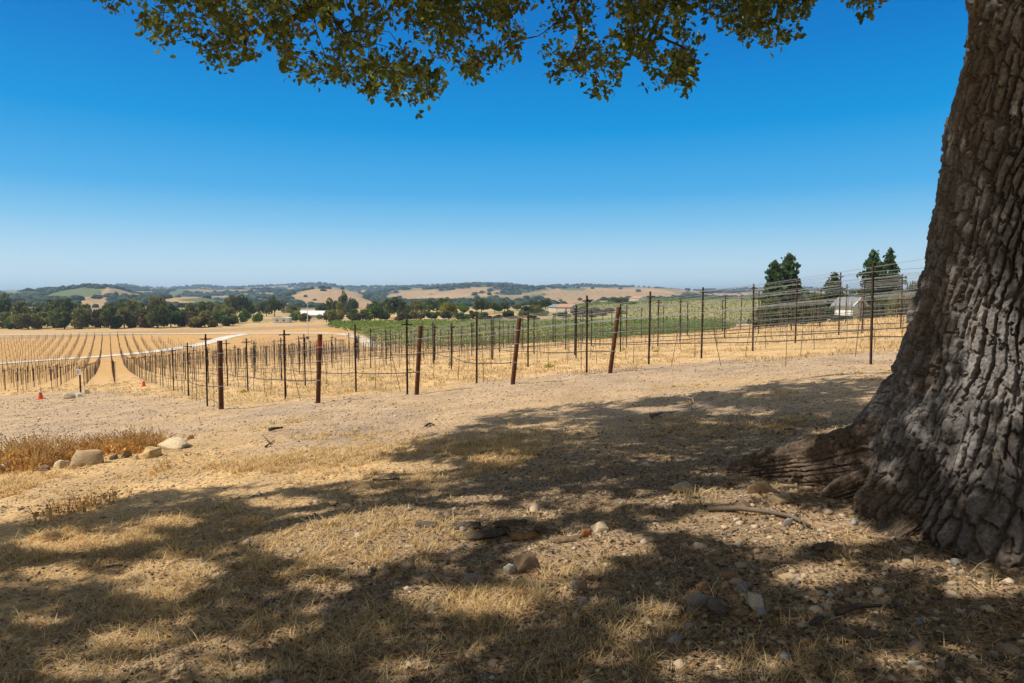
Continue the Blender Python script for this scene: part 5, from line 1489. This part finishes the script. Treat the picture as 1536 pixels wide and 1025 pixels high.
# standing dry tufts
def tufts():
    nt_ = 13000
    x, y, r = scatter(nt_ * 4, rng, 1.5, 15)
    dens = sstep(-0.05, 0.45, fbm(x / 1.1, y / 1.1, 3, 201)) * (1 - 0.97 * under_oak(x, y)) * (1 - 0.93 * sstep(7.2, 10.5, y + 0.35 * x + 1.5 * fbm(x / 2, y / 2, 2, 9)))
    dens = np.maximum(dens, (1 - 0.96 * under_oak(x, y)) * 0.15 * (fbm(x / 0.8, y / 0.8, 2, 77) > 0.2) * (y < 8))
    kp = rng.uniform(0, 1, len(x)) < dens
    x, y = x[kp][:nt_], y[kp][:nt_]
    # dense patches of dry grass
    for (gpx_, gpy_, gr_, gn_) in [(540, 810, 0.80, 210), (740, 905, 0.28, 120), (900, 965, 0.50, 110), (640, 960, 0.50, 90), (1190, 1012, 0.25, 40), (470, 960, 0.50, 100), (880, 850, 0.30, 30), (250, 800, 0.9, 170), (120, 950, 0.7, 150), (330, 900, 0.7, 130)]:
        cx_, cy_, _z = ground_at(gpx_, gpy_); ra_ = gr_ * np.sqrt(rng.uniform(0, 1, gn_)); aa_ = rng.uniform(0, 6.28, gn_)
        x = np.concatenate([x, cx_ + ra_ * np.cos(aa_)]); y = np.concatenate([y, cy_ + ra_ * np.sin(aa_)])
    per = rng.integers(9, 24, len(x))
    I = np.repeat(np.arange(len(x)), per); m = len(I)
    bx = x[I] + rng.normal(0, 0.035, m); by = y[I] + rng.normal(0, 0.035, m)
    R_ = np.hypot(bx, by)
    hgt = rng.uniform(0.014, 0.070, m) * (0.5 + 0.8 * rng.uniform(0, 1, len(x))[I])
    an = rng.uniform(0, 6.28, m); lean = rng.uniform(0.4, 2.8, m) * hgt
    wd_ = np.maximum(0.0016, 0.00050 * R_) * rng.uniform(0.7, 1.4, m)
    return bx, by, hgt, an, lean, wd_
def blades(bx, by, hgt, an, lean, wd_, z0=0.0):
    bz = terrain(bx, by) - 0.004 + z0
    dx = np.cos(an); dy = np.sin(an); sx_ = -dy * wd_; sy_ = dx * wd_
    def ring(f, w, h): return [np.stack([bx + dx * lean * f + sx_ * w, by + dy * lean * f + sy_ * w, bz + h], 1), np.stack([bx + dx * lean * f - sx_ * w, by + dy * lean * f - sy_ * w, bz + h], 1)]
    a0 = ring(0, 1, hgt * 0); a1 = ring(0.38, 0.8, hgt * 0.62); a2 = ring(1.0, 0.15, hgt)
    V = np.stack(a0 + a1 + a2, 1).reshape(-1, 3)
    b6 = np.arange(len(bx))[:, None] * 6
    F_ = np.concatenate([b6 + np.array([0, 1, 3, 2]), b6 + np.array([2, 3, 5, 4])])
    return V, F_
def straw_tint(m, k):
    u = rng.uniform(0, 1, m)[:, None]
    c = np.where(u < 0.55, np.array([0.60, 0.43, 0.20]), np.where(u < 0.8, np.array([0.66, 0.53, 0.31]), np.where(u < 0.93, np.array([0.46, 0.27, 0.10]), np.array([0.46, 0.38, 0.22]))))
    return np.repeat(c * rng.uniform(0.65, 1.2, (m, 1)), k, axis=0)
T_ = tufts()
V, F_ = blades(*T_)
tag(mesh_obj('dry_grass', fast_mesh('dry_grass', V, [F_], M_GRASS, straw_tint(len(T_[0]), 6))), 'dry golden grass tufts under the oak', 'grass', kind='stuff')
# fallen straw lying flat
n = 210000
x, y, r = scatter(n, rng, 1.4, 17)
dens = 0.25 + 0.75 * sstep(-0.3, 0.35, fbm(x / 1.3, y / 1.3, 3, 202))
dens *= (1 - 0.55 * under_oak(x, y)) * (1 - 0.85 * sstep(8.0, 11, y + 0.3 * x + 1.2 * fbm(x / 2, y / 2, 2, 9)))
kp = rng.uniform(0, 1, n) < dens
x, y, r = x[kp], y[kp], r[kp]; m = len(x)
L = rng.uniform(0.02, 0.10, m) * (0.8 + 0.03 * r); an = rng.uniform(0, 6.28, m); wd_ = np.maximum(0.0013, 0.00042 * r) * rng.uniform(0.7, 1.4, m)
z = terrain(x, y) + rng.uniform(0.002, 0.016, m)
tl = rng.normal(0, 0.18, m) * L
dx = np.cos(an) * L / 2; dy = np.sin(an) * L / 2; px_ = -np.sin(an) * wd_; py_ = np.cos(an) * wd_
V = np.stack([np.stack([x - dx + px_, y - dy + py_, z - tl / 2], 1), np.stack([x - dx - px_, y - dy - py_, z - tl / 2], 1), np.stack([x + dx * 1 - px_ * .6, y + dy - py_ * .6, z + tl / 2], 1), np.stack([x + dx + px_ * .6, y + dy + py_ * .6, z + tl / 2], 1)], 1).reshape(-1, 3)
tag(mesh_obj('fallen_straw', fast_mesh('fallen_straw', V, [np.arange(m * 4).reshape(-1, 4)], M_GRASS, straw_tint(m, 4))), 'fallen straw matted on the ground', 'straw', kind='stuff')
# bark chips and leaf litter
n = 190000
x, y, r = scatter(n, rng, 1.4, 16)
u_ = under_oak(x, y)
dens = np.clip(0.05 + 0.9 * u_ + (0.25 + 0.35 * sstep(-1.5, 1.0, x)) * sstep(0.05, 0.5, fbm(x / 0.9, y / 0.9, 3, 203)) * sstep(11, 7, y), 0, 1) * sstep(15, 9, r + 2 * fbm(x, y, 2, 4))
kp = rng.uniform(0, 1, n) < dens
x, y, r = x[kp], y[kp], r[kp]; m = len(x)
sz = rng.uniform(0.004, 0.016, m) * (0.75 + 0.06 * r) * np.where(rng.uniform(0, 1, m) < 0.06, 1.9, 1)
nrm = np.stack([rng.normal(0, 0.42, m), rng.normal(0, 0.42, m), np.ones(m)], 1); nrm /= np.linalg.norm(nrm, axis=1)[:, None]
t1 = np.cross(nrm, rng.normal(size=(m, 3))); t1 /= np.linalg.norm(t1, axis=1)[:, None]; t2 = np.cross(nrm, t1)
asp = rng.uniform(0.22, 0.65, m)
ctr = np.stack([x, y, terrain(x, y) + sz * rng.uniform(0.0, 0.5, m) + 0.003], 1)
ang = np.array([0.2, 1.3, 2.5, 3.6, 5.0])[None, :] + rng.uniform(-0.35, 0.35, (m, 5))
rr = rng.uniform(0.7, 1.1, (m, 5))
V = ctr[:, None, :] + (np.cos(ang) * rr * sz[:, None])[..., None] * t1[:, None, :] + (np.sin(ang) * rr * (sz * asp)[:, None])[..., None] * t2[:, None, :] + (rng.normal(0, 0.12, (m, 5)) * sz[:, None])[..., None] * nrm[:, None, :]
u = rng.uniform(0, 1, m)[:, None]
c = np.where(u < 0.28, np.array([0.12, 0.092, 0.066]), np.where(u < 0.58, np.array([0.24, 0.165, 0.105]), np.where(u < 0.88, np.array([0.40, 0.30, 0.19]), np.where(u < 0.95, np.array([0.23, 0.205, 0.18]), np.array([0.30, 0.18, 0.09])))))
dk_ = 1 - 0.38 * sstep(2.6, 0.8, np.hypot((x - 2.3) / 1.3, y - 2.9))       # darker chips, with the oak's shade put into their colour too
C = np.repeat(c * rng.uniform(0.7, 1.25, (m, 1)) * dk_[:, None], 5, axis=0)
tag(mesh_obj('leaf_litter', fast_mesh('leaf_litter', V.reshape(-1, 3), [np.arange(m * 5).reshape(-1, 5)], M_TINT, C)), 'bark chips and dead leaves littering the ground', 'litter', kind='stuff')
# curled oak leaves on the ground
n = 5000
x, y, r = scatter(n, rng, 1.5, 13)
kp = rng.uniform(0, 1, n) < np.clip(0.35 + 0.6 * under_oak(x, y), 0, 1) * sstep(12, 7, r)
x, y, r = x[kp], y[kp], r[kp]; m = len(x)
d_ = np.stack([rng.normal(size=m), rng.normal(size=m), rng.normal(0, 0.25, m)], 1)
Vd, Fd = leaves(np.stack([x, y, terrain(x, y) + 0.012], 1), d_, rng.uniform(0.022, 0.05, m), rng, fold=0.7)
cd_ = np.where(rng.uniform(0, 1, m)[:, None] < 0.7, np.array([0.20, 0.125, 0.065]), np.array([0.33, 0.23, 0.13])) * rng.uniform(0.6, 1.3, (m, 1))
tag(mesh_obj('fallen_leaves', fast_mesh('fallen_leaves', Vd, [Fd], M_TINT, np.repeat(cd_, len(OUT2), 0))), 'curled brown oak leaves fallen on the ground', 'leaves', kind='stuff')
# low dry stubble between the vines
nt2 = 9000
x, y, r = scatter(nt2, rng, 15, 75)
hd_ = np.interp(x, [-60, -28, -9, -7, 3, 6, 12, 20], [55, 44, 20.5, 18.5, 18.2, 17.5, 16.5, 15])
kp = (y > hd_ - 0.5) & (fbm(x / 2.2, y / 2.2, 3, 207) > -0.12)
x, y = x[kp], y[kp]
I = np.repeat(np.arange(len(x)), 7); m = len(I)
bx = x[I] + rng.normal(0, 0.10, m); by = y[I] + rng.normal(0, 0.10, m); R_ = np.hypot(bx, by)
V, F_ = blades(bx, by, rng.uniform(0.03, 0.12, m), rng.uniform(0, 6.28, m), rng.uniform(0.02, 0.12, m), 0.0005 * R_ * rng.uniform(0.6, 1.2, m))
tag(mesh_obj('stubble', fast_mesh('stubble', V, [F_], M_GRASS, straw_tint(m, 6) * 0.85)), 'low dry stubble between the vine rows', 'stubble', kind='stuff')
# gravel and clods
ob = bmesh.new(); bmesh.ops.create_icosphere(ob, subdivisions=1, radius=1.0)
ov_ = np.array([v.co[:] for v in ob.verts]); of_ = np.array([[v.index for v in f.verts] for f in ob.faces]); ob.free()
n = 60000
x, y, r = scatter(n, rng, 1.5, 48, power=-0.4)
head = np.interp(x, [-60, -28, -9, -7, 3, 6, 12, 20], [55, 44, 20.5, 18.5, 18.2, 17.5, 16.5, 15])
dens = np.where(r < 8.5, 0.05 + 0.32 * under_oak(x, y), 0.85) * sstep(1.5, -1.0, y - head) + 0.25
dens *= 0.4 + 0.6 * sstep(-0.3, 0.3, fbm(x / 1.7, y / 1.7, 3, 204))
kp = rng.uniform(0, 1, n) < dens
x, y, r = x[kp], y[kp], r[kp]; m = len(x)
sz = np.exp(rng.normal(0, 0.42, m)) * (0.0060 + 0.00055 * r)
sz = np.minimum(sz, 0.026 + 0.0006 * r)
ctr = np.stack([x, y, terrain(x, y) + sz * 0.18], 1)
jit = rng.uniform(0.5, 1.35, (m, len(ov_), 1)); sc3 = np.stack([rng.uniform(0.8, 1.3, m), rng.uniform(0.7, 1.1, m), rng.uniform(0.45, 0.8, m)], 1)
ca, sa = np.cos(an_ := rng.uniform(0, 6.28, m)), np.sin(an_)
q = ov_[None] * jit * sc3[:, None, :] * sz[:, None, None]
V = np.stack([q[..., 0] * ca[:, None] - q[..., 1] * sa[:, None], q[..., 0] * sa[:, None] + q[..., 1] * ca[:, None], q[..., 2]], -1) + ctr[:, None, :]
Fp = (of_[None] + (np.arange(m) * len(ov_))[:, None, None]).reshape(-1, 3)
rub = (rng.uniform(0, 1, m) < 0.30 * under_oak(x, y)) & (r < 7)
V[rub] = (V[rub] - ctr[rub][:, None, :]) * rng.uniform(1.4, 2.6, (int(rub.sum()), 1, 1)) + ctr[rub][:, None, :]
u = rng.uniform(0, 1, m)[:, None]
c = np.where(u < 0.4, np.array([0.44, 0.335, 0.225]), np.where(u < 0.58, np.array([0.30, 0.215, 0.145]), np.where(u < 0.86, np.array([0.46, 0.36, 0.255]), np.array([0.52, 0.43, 0.32]))))
C = np.repeat(c * rng.uniform(0.75, 1.2, (m, 1)), len(ov_), axis=0)
tag(mesh_obj('gravel', fast_mesh('gravel', V.reshape(-1, 3), [Fp], M_TINT, C)), 'small stones and clods strewn over the ground', 'gravel', kind='stuff')

# ------------------------------------------------------------------ summer haze in the valley air
z_top = float(gz.max()) + 12.0; z_bot = float(gz.min()) - 1.5
HB = MB().box((0, 0, (z_top + z_bot) / 2), (18600, 18600, z_top - z_bot))
M_HAZE = bpy.data.materials.new('valley_haze'); M_HAZE.use_nodes = True
nt = M_HAZE.node_tree; nt.nodes.clear()
ho = nt.nodes.new('ShaderNodeOutputMaterial'); hp = nt.nodes.new('ShaderNodeVolumePrincipled')
hp.inputs['Color'].default_value = (0.56, 0.78, 1.0, 1)
hp.inputs['Density'].default_value = 0.00015
hp.inputs['Anisotropy'].default_value = 0.3
nt.links.new(hp.outputs[0], ho.inputs['Volume'])
hz = HB.obj('haze', M_HAZE)
tag(hz, kind='stuff')
